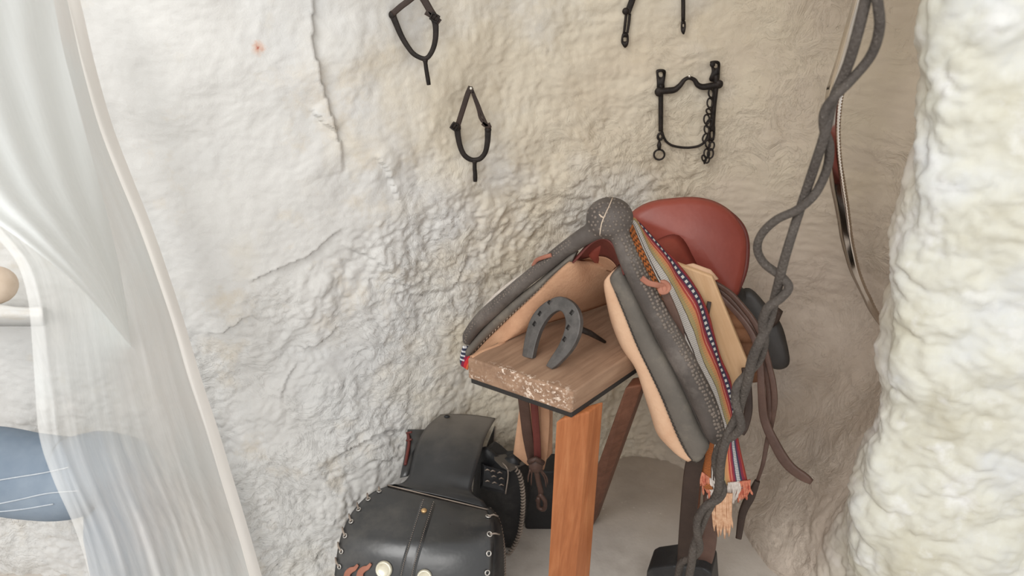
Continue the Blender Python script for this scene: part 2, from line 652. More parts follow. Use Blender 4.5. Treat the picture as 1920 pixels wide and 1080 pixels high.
def np_mesh(name, G, mat):
    h, w = G.shape[:2]
    me = bpy.data.meshes.new(name)
    idx = np.arange(h * w).reshape(h, w)
    q = np.stack([idx[:-1, :-1], idx[:-1, 1:], idx[1:, 1:], idx[1:, :-1]], -1).reshape(-1, 4)
    me.vertices.add(h * w); me.vertices.foreach_set('co', G.reshape(-1).astype(np.float32))
    me.loops.add(q.size); me.loops.foreach_set('vertex_index', q.reshape(-1).astype(np.int32))
    me.polygons.add(len(q)); me.polygons.foreach_set('loop_start', np.arange(0, q.size, 4, dtype=np.int32))
    me.polygons.foreach_set('use_smooth', np.ones(len(q), bool))
    me.update(calc_edges=True)
    me.validate()
    me.materials.append(mat)
    o = bpy.data.objects.new(name, me)
    COL.objects.link(o)
    tag(o, kind='structure')
    return o


# plaster: whitewash over cream, warmer to the right, a red chip
k = NT('whitewashed_plaster')
geo = k.n('ShaderNodeNewGeometry')
sp = k.n('ShaderNodeSeparateXYZ'); k.t.links.new(k.coord.outputs['Object'], sp.inputs[0])
X_, Z_ = sp.outputs[0], sp.outputs[2]
white, cream, sand, blue = rgb(222, 221, 218), rgb(221, 212, 194), rgb(214, 200, 176), rgb(219, 220, 220)
n1 = k.noise(3.2, 5, .6); n2 = k.noise(9, 5, .65); n3 = k.noise(2.1, 3, .5, k.vec((1, 1, 1.3), rot=(.3, .2, .5)))
xr = k.math('MULTIPLY_ADD', X_, .75, .48)
f = k.math('ADD', xr, k.math('MULTIPLY_ADD', n1, 1.3, -.65))
col = k.ramp(f, [(.22, white), (.52, cream), (.8, rgb(214, 202, 182)), (1.0, rgb(208, 195, 178))])
col = k.mix(k.ramp(n2, [(.55, B0), (.72, W1)]), col, k.mix(.5, col, sand))
col = k.mix(k.ramp(n3, [(.56, B0), (.68, W1)]), col, k.mix(.6, col, blue))
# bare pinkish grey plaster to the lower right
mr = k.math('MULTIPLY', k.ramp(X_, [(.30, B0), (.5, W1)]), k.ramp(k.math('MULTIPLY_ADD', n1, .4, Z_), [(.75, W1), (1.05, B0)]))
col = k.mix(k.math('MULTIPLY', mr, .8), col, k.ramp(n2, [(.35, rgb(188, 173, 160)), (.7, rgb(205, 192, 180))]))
# red chip
chip = PY(485, 90, 1.33)
cd = k.n('ShaderNodeVectorMath', operation='DISTANCE'); k.t.links.new(k.coord.outputs['Object'], cd.inputs[0]); cd.inputs[1].default_value = chip
CHIP = cd
cdw = k.math('ADD', cd.outputs['Value'], k.math('MULTIPLY_ADD', k.noise(120, 3), .018, -.009))
col = k.mix(k.ramp(cdw, [(.003, W1), (.014, B0)]), col, rgb(222, 190, 172))
col = k.mix(k.ramp(cdw, [(.001, W1), (.0045, B0)]), col, rgb(170, 70, 56))
nb = k.bump(k.noise(42, 7, .68, None, .6), .28, .005)
# crisp flake edges where the plaster is crumbly
fl_ = k.noise(11, 6, .62, None, 1.2)
fr_ = k.math('FRACT', k.math('MULTIPLY', fl_, 9))
msk = k.n('ShaderNodeMapRange'); k.put(msk.inputs[0], k.math('SUBTRACT', k.math('MULTIPLY_ADD', X_, .55, .20), k.math('SUBTRACT', Z_, .78)))
msk.inputs[1].default_value = -.05; msk.inputs[2].default_value = .25
stp = k.math('MULTIPLY', k.ramp(fr_, [(0, B0), (.12, W1), (.55, (.7, .7, .7, 1)), (1, B0)]), k.math('MULTIPLY', msk.outputs[0], k.ramp(k.noise(3.5, 3), [(.38, B0), (.6, W1)])))
nb = k.bump(stp, .55, .006, nb)
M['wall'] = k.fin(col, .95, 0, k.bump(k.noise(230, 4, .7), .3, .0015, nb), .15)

k = NT('whitewashed_rock')
n1 = k.noise(7, 5, .6); n2 = k.noise(16, 4)
col = k.ramp(n1, [(.3, rgb(208, 210, 210)), (.5, rgb(210, 209, 198)), (.68, rgb(196, 192, 174))])
col = k.mix(k.ramp(n2, [(.55, B0), (.75, W1)]), col, rgb(226, 226, 224))
sp = k.n('ShaderNodeSeparateXYZ'); k.t.links.new(k.coord.outputs['Object'], sp.inputs[0])
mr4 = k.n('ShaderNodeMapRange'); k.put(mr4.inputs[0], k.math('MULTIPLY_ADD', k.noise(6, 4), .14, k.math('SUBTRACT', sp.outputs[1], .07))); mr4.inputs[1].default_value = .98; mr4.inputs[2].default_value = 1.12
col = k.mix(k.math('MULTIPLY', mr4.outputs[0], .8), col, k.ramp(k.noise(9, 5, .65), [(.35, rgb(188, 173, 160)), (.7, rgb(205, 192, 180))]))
M['rock'] = k.fin(col, .9, 0, k.bump(k.noise(110, 4, .6), .25, .002), .2)

k = NT('dusty_stone_floor')
sp = k.n('ShaderNodeSeparateXYZ'); k.t.links.new(k.coord.outputs['Object'], sp.inputs[0])
n1 = k.noise(5, 6, .65); n2 = k.noise(90, 3)
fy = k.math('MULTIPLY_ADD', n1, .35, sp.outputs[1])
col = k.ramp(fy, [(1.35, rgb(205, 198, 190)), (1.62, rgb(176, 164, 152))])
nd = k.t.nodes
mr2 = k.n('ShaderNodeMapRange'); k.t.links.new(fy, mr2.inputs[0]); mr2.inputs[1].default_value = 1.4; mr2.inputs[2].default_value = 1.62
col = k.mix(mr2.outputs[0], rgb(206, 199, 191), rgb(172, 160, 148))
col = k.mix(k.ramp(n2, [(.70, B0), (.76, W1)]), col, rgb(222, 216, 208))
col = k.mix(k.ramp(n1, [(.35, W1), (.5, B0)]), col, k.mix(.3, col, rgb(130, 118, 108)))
M['floor'] = k.fin(col, .9, 0, k.bump(k.noise(70, 5), .3, .003), .2)

G = wall_points()
CUT = int(NS * .72)
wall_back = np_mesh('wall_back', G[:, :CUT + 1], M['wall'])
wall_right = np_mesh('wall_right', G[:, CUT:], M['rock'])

fx, fy_ = np.meshgrid(np.linspace(-1.6, 1.6, 220), np.linspace(-.6, 1.8, 170))
fp = np.stack([fx, fy_, np.zeros_like(fx)], -1).reshape(-1, 3)
fp[:, 2] = .006 * fbm(fp * 6, 4) + .0015 * perlin(fp * 40) - .006
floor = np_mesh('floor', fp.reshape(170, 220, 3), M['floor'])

cx_, cy_ = np.meshgrid(np.linspace(-1.6, 1.6, 120), np.linspace(.88, 1.85, 50))  # unseen cave roof, added to darken the top of the wall
cpn = np.stack([cx_, cy_, np.full_like(cx_, 1.86)], -1).reshape(-1, 3)
cpn[:, 2] += .05 * fbm(cpn * 4, 3) - .10 * ((cpn[:, 1] - .9) / .95) ** 2
unseen_ceiling = np_mesh('unseen_ceiling', cpn.reshape(50, 120, 3)[:, ::-1], M['wall'])

BW = [BVHTree.FromPolygons([tuple(v) for v in G[::3, ::3].reshape(-1, 3)],
      [(i * W_ + j, i * W_ + j + 1, (i + 1) * W_ + j + 1, (i + 1) * W_ + j) for i in range(G[::3].shape[0] - 1) for j in range(W_ - 1)])
      for W_ in [G[:, ::3].shape[1]]][0]


def hit(u, v):
    h = BW.ray_cast(CAM, ray(u, v).normalized())
    return h[0] if h[0] is not None else PY(u, v, 1.4)


CHIP.inputs[1].default_value = hit(485, 90)

# ------------------------------------------------------------------ bench (trestle)
ZT = 0.66
A = PZ(1073, 736, ZT); Bc = PZ(876, 671, ZT); Cc = PZ(1178, 667, ZT)
ax = (Cc - A); ax.z = 0; ax.normalize()
lat = (Bc - A)
LP = .46
TH = .046
def end_flecks(k):
    """worn pale paint only along the sawn front end and its arris"""
    nd = k.n('ShaderNodeVectorMath', operation='DOT_PRODUCT')
    k.t.links.new(k.coord.outputs['Object'], nd.inputs[0]); nd.inputs[1].default_value = endn
    dist = k.math('SUBTRACT', endc, nd.outputs['Value'])
    m_ = k.n('ShaderNodeMapRange'); k.put(m_.inputs[0], k.math('MULTIPLY_ADD', k.noise(30, 3), .03, k.math('SUBTRACT', dist, .018))); m_.inputs[1].default_value = .0; m_.inputs[2].default_value = .014; m_.inputs[3].default_value = 1; m_.inputs[4].default_value = 0
    return k.math('MULTIPLY', m_.outputs[0], k.ramp(k.noise(11, 4, .7), [(.42, B0), (.6, W1)]))
bench_loc = (A + Bc) / 2 + ax * (LP / 2); bench_loc.z = 0
endn = Vector((lat.y, -lat.x, 0)).normalized()
if endn.dot(ax) > 0: endn = -endn
endc = (A - bench_loc).dot(endn)
mw = wood('weathered_plank_wood', rgb(122, 95, 76), rgb(154, 123, 100), rgb(174, 143, 118), ax, .7, end_flecks, 45)
bench = empty('wooden_bench', bench_loc, 'narrow wooden bench with a thick weathered plank top carrying the saddle', 'bench')
mb = MB()
# plank as a subdivided block with slightly worn edges
n_l, n_w = 26, 14
def plank_rows(z):
    return [[A + lat * (j / n_w) + ax * (LP * i / n_l) + Vector((0, 0, z)) for j in range(n_w + 1)] for i in range(n_l + 1)]
top = [A, A + ax * LP, Bc + ax * LP, Bc]
mb.slab([p.copy() for p in top], (0, 0, -TH))
plank = mb.build('plank', mw, bench, smooth=False, bevel=.004)
mb = MB()
ins = .006
c0 = sum(top, Vector()) / 4
mb.slab([(p + (c0 - p) * .02) + Vector((0, 0, -TH - .0005)) for p in top], (0, 0, -.012))
mb.build('rubber_underlay', M['rubber'], bench, smooth=False, bevel=.002)
# cracks in the end grain
zl = ZT - TH - .0125
orange = wood('varnished_orange_wood', rgb(152, 88, 50), rgb(176, 107, 64), rgb(194, 128, 84), (.02, .05, 1), .45, None, 55)
brownw = wood('dark_brown_wood', rgb(92, 58, 42), rgb(112, 72, 54), rgb(130, 88, 68), (.1, .5, 1), .5, None, 55)


def leg4(name, tp, bp, mat, bev=.004):
    m = MB()
    m.add(tp + bp, [(0, 1, 2, 3), (7, 6, 5, 4), (0, 4, 5, 1), (1, 5, 6, 2), (2, 6, 7, 3), (3, 7, 4, 0)])
    return m.build(name, mat, bench, smooth=False, bevel=bev)


tl, tm, tr = PZ(1042, 790, zl), PZ(1105, 772, zl), PZ(1132, 751, zl)
def foot(tp, u2, v2):
    q = PY(u2, v2, tp.y)          # a lower point at the same distance, carried on to the floor
    t = (tp.z - 0.0) / (tp.z - q.z)
    return tp + (q - tp) * t
bl, bmid, br_ = foot(tl, 1027, 1073), foot(tm, 1080, 1073), foot(tr, 1107, 1073)
t4 = tl + (tr - tm); b4 = bl + (br_ - bmid)
leg4('leg', [tl, tm, tr, t4], [bl, bmid, br_, b4], orange)
r1, r2 = PZ(1172, 728, zl), PZ(1205, 722, zl)
f1, f2 = PZ(1080, 985, .0), PZ(1112, 985, .0)
dv = Vector((.02, .035, 0))
leg4('leg', [r1, r2, r2 + dv, r1 + dv], [f1, f2, f2 + dv, f1 + dv], brownw)
q1 = Vector((.405, 1.30, zl)); q2 = Vector((.452, 1.335, 0))
e1, e2 = Vector((.024, .0, 0)), Vector((.0, .03, 0))
leg4('leg', [q1, q1 + e1, q1 + e1 + e2, q1 + e2], [q2, q2 + e1, q2 + e1 + e2, q2 + e2], brownw)

# ------------------------------------------------------------------ horseshoe standing on the plank
hb1, hb2 = PZ(991, 667, ZT + .004), PZ(1036, 690, ZT + .004)
mid = (hb1 + hb2) / 2
topc = PY(1047, 558, mid.y + .045)
hn = (hb2 - hb1).cross(topc - mid).normalized()
if hn.dot(CAM - mid) < 0: hn = -hn
outer = [(979, 668), (984, 635), (994, 600), (1010, 577), (1032, 561), (1052, 556), (1072, 566), (1084, 583), (1088, 605), (1083, 632), (1069, 658), (1046, 683), (1035, 692)]
inner = [(998, 672), (1004, 645), (1013, 618), (1025, 598), (1036, 587), (1047, 582), (1055, 586), (1060, 598), (1060, 612), (1055, 630), (1046, 650), (1033, 670), (1024, 685)]
def hp(uv): return PP(uv[0], uv[1], mid, hn)
N_ = 60
oo = [hp(p) for p in spline(outer, N_)]
ii = [hp(p) for p in spline(inner, N_)]
hs = empty('horseshoe', mid, 'dark iron horseshoe standing upright on the plank inside the saddle arch', 'horseshoe')
th = .010
mb = MB()
rows = []
for a_, b_ in zip(oo, ii):
    rows.append([a_, lerp(a_, b_, .06) + hn * .001, lerp(a_, b_, .5) + hn * .002, lerp(a_, b_, .94) + hn * .001, b_,
                 b_ - hn * th, lerp(a_, b_, .5) - hn * th, a_ - hn * th])
mb.grid(rows, closed=True)
mb.add(rows[0], [tuple(range(8))]); mb.add(rows[-1], [tuple(range(8))[::-1]])
shoe = mb.build('shoe_body', M['shoe'], hs, smooth=True, bevel=0)
# seven nail holes sunk by a boolean
hc = [(1031, 566), (1013, 588), (1003, 607), (1073, 586), (1066, 614), (1059, 636)]
cut = MB()
for u_, v_ in hc:
    c_ = hp((u_, v_))
    e_ = (hp((u_ + 4, v_ - 6)) - c_).normalized(); g_ = hn.cross(e_)
    s_ = .0046
    sq = [c_ + e_ * s_ + g_ * s_ * .8 + hn * .006, c_ - e_ * s_ + g_ * s_ * .8 + hn * .006, c_ - e_ * s_ - g_ * s_ * .8 + hn * .006, c_ + e_ * s_ - g_ * s_ * .8 + hn * .006]
    cut.slab(sq, -hn * .0115)
kd = NT('dark_nail_hole'); MH = kd.fin(rgb(30, 27, 25), .9)
# holes: carve with an applied boolean, then drop the cutter
co = cut.build('cutter', M['iron'], hs, smooth=False)
bo = shoe.modifiers.new('holes', 'BOOLEAN'); bo.object = co; bo.operation = 'DIFFERENCE'; bo.solver = 'EXACT'
dg = bpy.context.evaluated_depsgraph_get()
ev = bpy.data.meshes.new_from_object(shoe.evaluated_get(dg))
shoe.modifiers.clear(); shoe.data = ev
bpy.data.objects.remove(co)
for p_ in shoe.data.polygons: p_.use_smooth = False
# the spike that props it from behind
st0 = hp((1072, 612)) - hn * .008
st1 = PZ(1134, 641, ZT + .004)
mb = MB(); mb.tube([st0, lerp(st0, st1, .5) + Vector((0, 0, .003)), st1], [.006, .0055, .003], sides=8)
mb.build('prop_spike', M['iron'], hs)

# ------------------------------------------------------------------ saddle
SADC = S(1200, 640, .15)
saddle = empty('riding_saddle', Vector((SADC.x, SADC.y, ZT)), 'old grey and red leather riding saddle straddling the wooden bench', 'saddle')

# fork: two swept arms meeting under a broad bulb, melted together
mb = MB()
pr = lambda n, d=1.2: n * d / F
left = [(1150, 424, 0), (1112, 434, .0), (1076, 456, .0), (1053, 472, .0), (1020, 499, .0), (984, 527, .0), (939, 566, .0), (902, 600, .0), (880, 628, .0), (875, 645, .0)]
lp = spline([S(*p) for p in left], 60)
mb.tube(lp, [pr(x) for x in np.interp(np.linspace(0, 1, 60), [0, .12, .25, .5, .8, .95, 1], [19, 18.5, 16, 15.5, 18, 15, 9])], sides=16)
right = [(1140, 424, 0), (1160, 438, 0), (1179, 484, 0), (1209, 545, 0), (1236, 596, 0), (1262, 642, 0), (1290, 694, 0), (1318, 750, 0), (1337, 800, 0), (1343, 828, 0)]
rp = spline([S(*p) for p in right], 70)
mb.tube(rp, [pr(x, 1.18) for x in np.interp(np.linspace(0, 1, 70), [0, .1, .25, .5, .8, .95, 1], [19, 20, 22, 25, 26, 23, 14])], sides=16)
hc_ = S(1143, 409, .01)
upv = Vector((0, .25, 1)).normalized()
mb.ball(hc_, pr(45, 1.22), .036, pr(40, 1.22), 24, 16)
mb.ball(S(1144, 424, .0), pr(38, 1.22), .026, pr(19, 1.22), 20, 12)
fork = mb.build('fork', M['grey'], saddle)
rm = fork.modifiers.new('melt', 'REMESH'); rm.mode = 'VOXEL'; rm.voxel_size = .0035; rm.use_smooth_shade = True
sm = fork.modifiers.new('smooth', 'SMOOTH'); sm.iterations = 8; sm.factor = .6

# raised studs tooled on the fork: a part of small domes
dgr = bpy.context.evaluated_depsgraph_get()
fm = fork.evaluated_get(dgr)
fbv = BVHTree.FromObject(fork, dgr)
floc = wloc(fork)
mb = MB()
rs = random.Random(3)
def stud(u, v, r):
    d = ray(u, v).normalized()
    h = fbv.ray_cast(CAM - floc, d)
    if h[0] is None: return
    p, nn_ = h[0] + floc, h[1]
    mb.ball(p, r, r, r * .55, 8, 6, nn_.to_track_quat('Z', 'Y').to_matrix())
# bulb
for i in range(11):
    for j in range(11):
        u_ = 1100 + 9 * i + (4.5 if j % 2 else 0) + rs.uniform(-2, 2); v_ = 372 + 8.5 * j + rs.uniform(-2, 2)
        if ((u_ - 1143) / 43) ** 2 + ((v_ - 411) / 48) ** 2 < 1: stud(u_, v_, pr(rs.uniform(2.0, 3.3)))
rp2 = spline([(p[0], p[1]) for p in right[1:]], 60)
for i, (u_, v_) in enumerate(rp2[2:]):
    for o_ in (3, 11, 18):
        if o_ == 3 and i > 26: o_ = 6
        stud(u_ + o_ * .85 + rs.uniform(-1.5, 1.5), v_ - o_ * .5 + rs.uniform(-1.5, 1.5), pr(rs.uniform(2.8, 4.2)))
lp2 = spline([(p[0], p[1]) for p in left[2:]], 52)
for i, (u_, v_) in enumerate(lp2[1:]):
    for o_ in (4, 8.5):
        stud(u_ - o_ * .55 + rs.uniform(-1.5, 1.5), v_ - o_ * .9 + rs.uniform(-1.2, 1.2), pr(rs.uniform(1.4, 2.2)))
# melt the studs into the fork's own mesh, as its tooled pattern
fork.data.materials.append(leather('stud_leather', rgb(92, 84, 77), rgb(128, 116, 106), .45, 30, .1, .4))
em = bpy.data.meshes.new_from_object(fm)
studs = mb.build('studs', M['grey'], saddle)
bmj = bmesh.new(); bmj.from_mesh(em)
nf0 = len(bmj.faces); bmj.from_mesh(studs.data); bmj.faces.ensure_lookup_table()
for f_ in bmj.faces[nf0:]: f_.material_index = 1
for f_ in bmj.faces: f_.smooth = True
fork.modifiers.clear()
bmj.to_mesh(fork.data); bmj.free()
bpy.data.objects.remove(studs)
# pale seam thread over the bulb
pts = []
for u_, v_ in spline([(1150, 368), (1143, 385), (1135, 402), (1128, 420), (1125, 440)], 24):
    h = fbv.ray_cast(CAM - floc, ray(u_, v_).normalized())
    if h[0] is not None: pts.append(h[0] + floc + h[1] * .0008)
mb = MB(); mb.tube(pts, .0009, sides=6)
tp = []
for u_, v_ in ((1124, 402), (1128, 406), (1132, 408)):
    h = fbv.ray_cast(CAM - floc, ray(u_, v_).normalized())
    if h[0] is not None: tp.append(h[0] + floc + h[1] * .0012)
if len(tp) == 3: mb.tube(tp, .0012, sides=6)
mb.build('seam_thread', M['tanthread'], fork)

# left panel: grey roll, tan suede inner face
def strip_between(name, top_uv, bot_uv, d0, bulge, mat, n=50, back=.02, parent=saddle, m=9):
    a = spline(SL(top_uv, d0), n); b = spline(SL(bot_uv, d0), n)
    rows = []
    for p, q in zip(a, b):
        row = []
        for j in range(m):
            t = j / (m - 1)
            row.append(lerp(p, q, t) - FN * (bulge * math.sqrt(max(0, 1 - (2 * t - 1) ** 2))))
        row += [lerp(p, q, t) + FN * back * (1 - abs(2 * t - 1) ** 3) for t in (.95, .5, .05)]
        rows.append(row)
    o = MB()
    o.grid(rows, closed=True)
    k_ = len(rows[0])
    o.add(rows[0], [tuple(range(k_))]); o.add(rows[-1], [tuple(range(k_))[::-1]])
    return o.build(name, mat, parent)

panel_l = strip_between('panel_roll',
    [(1082, 470), (1072, 474), (1039, 501), (1006, 528), (961, 563), (917, 603), (884, 640), (876, 652)],
    [(1074, 490), (1068, 490), (1034, 520), (1006, 549), (961, 590), (917, 632), (890, 661), (880, 667)], .004, .012, M['pad'])
topc_ = [(880, 667, 0), (890, 661, 0), (917, 632, 0), (961, 590, 0), (1006, 549, 0), (1034, 520, 0), (1068, 490, 0), (1100, 492, .05), (1135, 503, .08), (1165, 520, .10)]
topl = spline([S(*p) for p in topc_], 60)
botl = spline([PZ(u_, v_, ZT + .003) for u_, v_ in [(884, 668), (905, 656), (940, 643), (987, 622), (1018, 609), (1075, 592), (1140, 570), (1185, 555)]], 60)
rows = []
for i, (p, q) in enumerate(zip(topl, botl)):
    row = []
    for j in range(14):
        t = j / 13
        row.append(lerp(p, q, t) + Vector((.25, -.8, .1)) * (.020 * math.sin(math.pi * t) * min(1, i / 18)))
    rows.append(row)
mb = MB(); mb.grid(rows)
mb.build('suede_lining', M['suede'], saddle, solid=-.012)

# gullet: dark red underside of the arch and a tan piece behind it
ar0 = [(1074, 492), (1086, 480), (1100, 464), (1115, 452), (1132, 447), (1147, 456), (1157, 474), (1165, 497), (1170, 515)]
ar1 = [(1074, 494), (1086, 489), (1102, 484), (1118, 481), (1134, 482), (1147, 489), (1156, 500), (1160, 510), (1166, 520)]
ar2 = [(1074, 500), (1086, 500), (1102, 500), (1118, 502), (1134, 507), (1147, 511), (1156, 516), (1162, 520), (1166, 524)]
def arch(n, a, b, da, db, mat, bow):
    A0 = spline(SL(a, da), 40); B0_ = spline(SL(b, db), 40)
    rows = [[lerp(p, q, j / 8) + Vector((0, 0, bow * math.sin(math.pi * j / 8))) for j in range(9)] for p, q in zip(A0, B0_)]
    o = MB(); o.grid(rows); return o.build(n, mat, saddle, solid=.004)
gul = arch('gullet_lining', ar0, ar1, .006, .06, M['darkred'], .004)
arch('gullet_pad', ar1, ar2, .06, .085, M['suede'], .002)
mb = MB(); mb.tube(spline(SL(ar0, .001), 50), .0022, sides=8); mb.build('gullet_piping', M['darkred'], gul)

# right panel: grey face with a pale suede edge
RS = [(1166, 500), (1178, 523), (1196, 556), (1214, 596), (1233, 638), (1262, 690), (1291, 748), (1312, 796), (1330, 832), (1322, 852)]
RL = [(1150, 509), (1143, 523), (1152, 546), (1170, 590), (1192, 645), (1216, 695), (1238, 742), (1262, 800), (1288, 852), (1302, 862)]
panel_r = strip_between('panel_face', RS, RL, .006, .014, M['pad'], 60, .03)
RT = [(1143, 515), (1134, 530), (1136, 560), (1146, 605), (1165, 652), (1190, 688), (1204, 729), (1219, 775), (1233, 815), (1262, 845), (1290, 860)]
RL2 = [(1152, 508), (1145, 520), (1153, 547), (1171, 591), (1193, 646), (1217, 696), (1239, 743), (1254, 780), (1270, 818), (1287, 850), (1300, 861)]
a = spline(SL(RT, .030), 60); b = spline(SL(RL2, .004), 60)
rows = []
for p, q in zip(a, b):
    nrm = Vector((-.7, -.7, -.1))
    row = [lerp(p, q, j / 9) + nrm * (.010 * math.sin(math.pi * j / 9)) for j in range(10)]
    row += [q + FN * .03, p + FN * .03]
    rows.append(row)
mb = MB(); mb.grid(rows, closed=True)
kk = len(rows[0]); mb.add(rows[0], [tuple(range(kk))]); mb.add(rows[-1], [tuple(range(kk))[::-1]])
mb.build('suede_edge', M['suede2'], saddle)

# whipped stitching along both panel edges
def stitches(name, line, d, n, du, dv, mat, r=.0011, lift=.006, parent=None):
    o = MB()
    for i, (u_, v_) in enumerate(spline(line, n)):
        p, q = S(u_, v_, d - lift), S(u_ + du, v_ + dv, d - lift * .6)
        m_ = (p + q) / 2 - FN * .003
        o.tube([p, m_, q], [r, r * 1.1, r * .6], sides=5)
    return o.build(name, mat, parent)
stitches('edge_stitching', RL2[2:], .003, 46, 9, 7, M['thread'], .0011, .008, panel_r)
stitches('edge_stitching', [(886, 664), (917, 632), (961, 590), (1006, 549), (1034, 520), (1066, 491)], .003, 34, 4, -9, M['tanthread'], .0008, .004, panel_l)
# seam pipings between arm and panel
mb = MB(); mb.tube(spline(SL(RS[:-1], -.006), 60), .0016, sides=6); mb.build('seam_piping', M['thread'], panel_r)

# outer side flap of each arm, under the blanket
mb = MB()
a = spline(SL([(1176, 455, .01), (1215, 540, .01), (1260, 630, .01), (1310, 730, .01), (1345, 810, .01)]), 30)
b = spline(SL([(1225, 470, .16), (1285, 560, .16), (1330, 650, .16), (1365, 740, .16), (1375, 800, .16)]), 30)
mb.grid([[lerp(p, q, j / 6) for j in range(7)] for p, q in zip(a, b)])
mb.build('side_flap', M['brown'], saddle, solid=-.006)
# seat between fork and cantle
mb = MB()
a = spline(SL([(1102, 474, .05), (1118, 458, .04), (1145, 442, .03), (1175, 470, .03), (1200, 530, .03)]), 24)
b = spline(SL([(1200, 500, .30), (1225, 455, .30), (1270, 440, .30), (1300, 480, .30), (1330, 545, .30)]), 24)
mb.grid([[lerp(p, q, j / 10) - Vector((0, 0, .035 * math.sin(math.pi * j / 10))) for j in range(11)] for p, q in zip(a, b)])
mb.build('seat', M['red'], saddle, solid=-.008)

# cantle
cant = [(1188, 406), (1204, 391), (1230, 381), (1265, 377), (1305, 376), (1340, 384), (1369, 402), (1389, 427), (1397, 452), (1396, 490), (1390, 522), (1378, 553), (1352, 543), (1318, 525), (1288, 506), (1258, 480), (1225, 447), (1203, 424)]
cp = spline(SL(cant, .32), 90, closed=True)
cn = Vector((-.15, -.93, .34)).normalized()
c0 = S(1300, 450, .32)
cp = [PP(u_, v_, c0, cn) for u_, v_ in spline(cant, 90, closed=True)]
mb = MB(); mb.plate(cp, cn, .016, .024, 9)
cantle = mb.build('cantle', M['red'], saddle)
mb = MB()
rim = [PP(u_, v_, c0 - cn * .012, cn) for u_, v_ in spline([(1345, 385), (1372, 402), (1392, 427), (1400, 455), (1399, 492), (1392, 522), (1381, 553)], 40)]
mb.tube(rim, [pr(x, 1.5) for x in np.interp(np.linspace(0, 1, 40), [0, .3, .8, 1], [2, 5.5, 5.5, 3])], sides=10)
mb.build('cantle_rim', M['darkred'], cantle)

# pale wooden side board
bd = [(1262, 492), (1335, 519), (1406, 692), (1380, 790), (1362, 770), (1315, 640)]
bn = (FN + Vector((-.0, -.0, 0))).normalized()
bw = wood('pale_side_board_wood', rgb(196, 156, 116), rgb(214, 176, 136), rgb(226, 192, 154), S(1400, 690, .2) - S(1335, 520, .2), .6, None, 40)
mb = MB(); mb.slab(SL(bd, .175), FN * .012)
sboard = mb.build('side_board', bw, saddle, smooth=False, bevel=.003)
mb = MB(); mb.tube([S(1330, 566, .168), S(1326, 590, .166), S(1331, 612, .170)], 1.0, sides=10, flat=(.004, .0015), up=-FN)
mb.build('latch_pin', M['darkbrown'], sboard)
# suede tongue showing over the top edge of the board
mb = MB(); mb.plate(SL([(1278, 500), (1300, 497), (1330, 508), (1345, 524), (1330, 528), (1300, 520)], .20), -FN, .008, .008, 4)
mb.build('seat_jockey', M['suede2'], saddle)

# pleated skirt behind the board
a = spline(SL([(1322, 530), (1352, 590), (1378, 650), (1400, 716)], .205), 60)
b = spline(SL([(1350, 545), (1385, 585), (1412, 635), (1430, 712)], .225), 60)
rows = []
for i, (p, q) in enumerate(zip(a, b)):
    w_ = .007 * abs(math.sin(i / 59 * math.pi * 6.5))
    rows.append([lerp(p, q, j / 8) - FN * w_ for j in range(9)])
mb = MB(); mb.grid(rows); mb.build('pleated_skirt', M['pleat'], saddle, solid=-.006)

# dark rear bar with rounded end
pad_ = [(1384, 562), (1398, 547), (1414, 553), (1438, 583), (1458, 612), (1470, 645), (1476, 674), (1470, 687), (1452, 690), (1436, 680), (1420, 650), (1405, 612)]
pc = S(1430, 620, .33)
pn = Vector((-.45, -.85, .25)).normalized()
mb = MB(); mb.plate([PP(u_, v_, pc, pn) for u_, v_ in spline(pad_, 60, closed=True)], pn, .008, .022, 6)
mb.tube(spline([S(1368, 532, .335), PP(1392, 562, pc - pn * .010, pn), PP(1412, 590, pc - pn * .010, pn)], 16), [.016] * 16, sides=12)
mb.build('rear_bar', M['tree'], saddle)
mb = MB()
mb.tube([PP(1440, 582, pc + pn * .012, pn), PP(1452, 578, pc + pn * .016, pn), PP(1461, 585, pc + pn * .012, pn), PP(1455, 600, pc + pn * .01, pn), PP(1447, 612, pc + pn * .01, pn)], [.006, .008, .008, .007, .004], sides=8)
mb.build('lace_knot', M['darkbrown'], saddle)

# bundle of straps: arc over the skirt, two hanging tails
def strap_px(name, pts, w, h, mat, parent=saddle, n=50, up=None, taper=None):
    P_ = spline(SL(pts), n)
    o = MB()
    rr_ = [1.0] * n if taper is None else list(np.interp(np.linspace(0, 1, n), *taper))
    o.tube(P_, rr_, sides=14, flat=(w, h), up=up if up is not None else -FN)
    return o.build(name, mat, parent)
strap_px('strap', [(1330, 540, .195), (1352, 557, .19), (1379, 584, .18), (1401, 611, .165), (1416, 640, .15), (1425, 680, .14), (1428, 735, .13), (1433, 784, .13), (1450, 826, .12), (1479, 873, .11), (1522, 904, .10)], pr(6.5, 1.4), .004, M['brown'],
         taper=([0, .45, .7, .85, .97, 1], [.7, 1.0, 1.3, 1.6, 1.5, .8]))
strap_px('strap', [(1322, 522, .20), (1343, 532, .20), (1370, 550, .19), (1393, 575, .18), (1413, 601, .165), (1428, 632, .16), (1442, 685, .155), (1450, 720, .15), (1452, 756, .15), (1445, 800, .15), (1438, 830, .15), (1430, 872, .14), (1416, 912, .14)], pr(6, 1.4), .004, M['brown'],
         taper=([0, .6, .75, 1], [.7, .95, .8, .5]))
strap_px('strap', [(1322, 527, .205), (1337, 536, .205), (1363, 555, .195), (1386, 580, .185), (1406, 607, .17), (1421, 640, .165), (1435, 690, .16), (1441, 730, .155), (1442, 770, .15), (1437, 800, .145)], pr(5, 1.4), .004, M['brown'], taper=([0, 1], [.7, 1.1]))
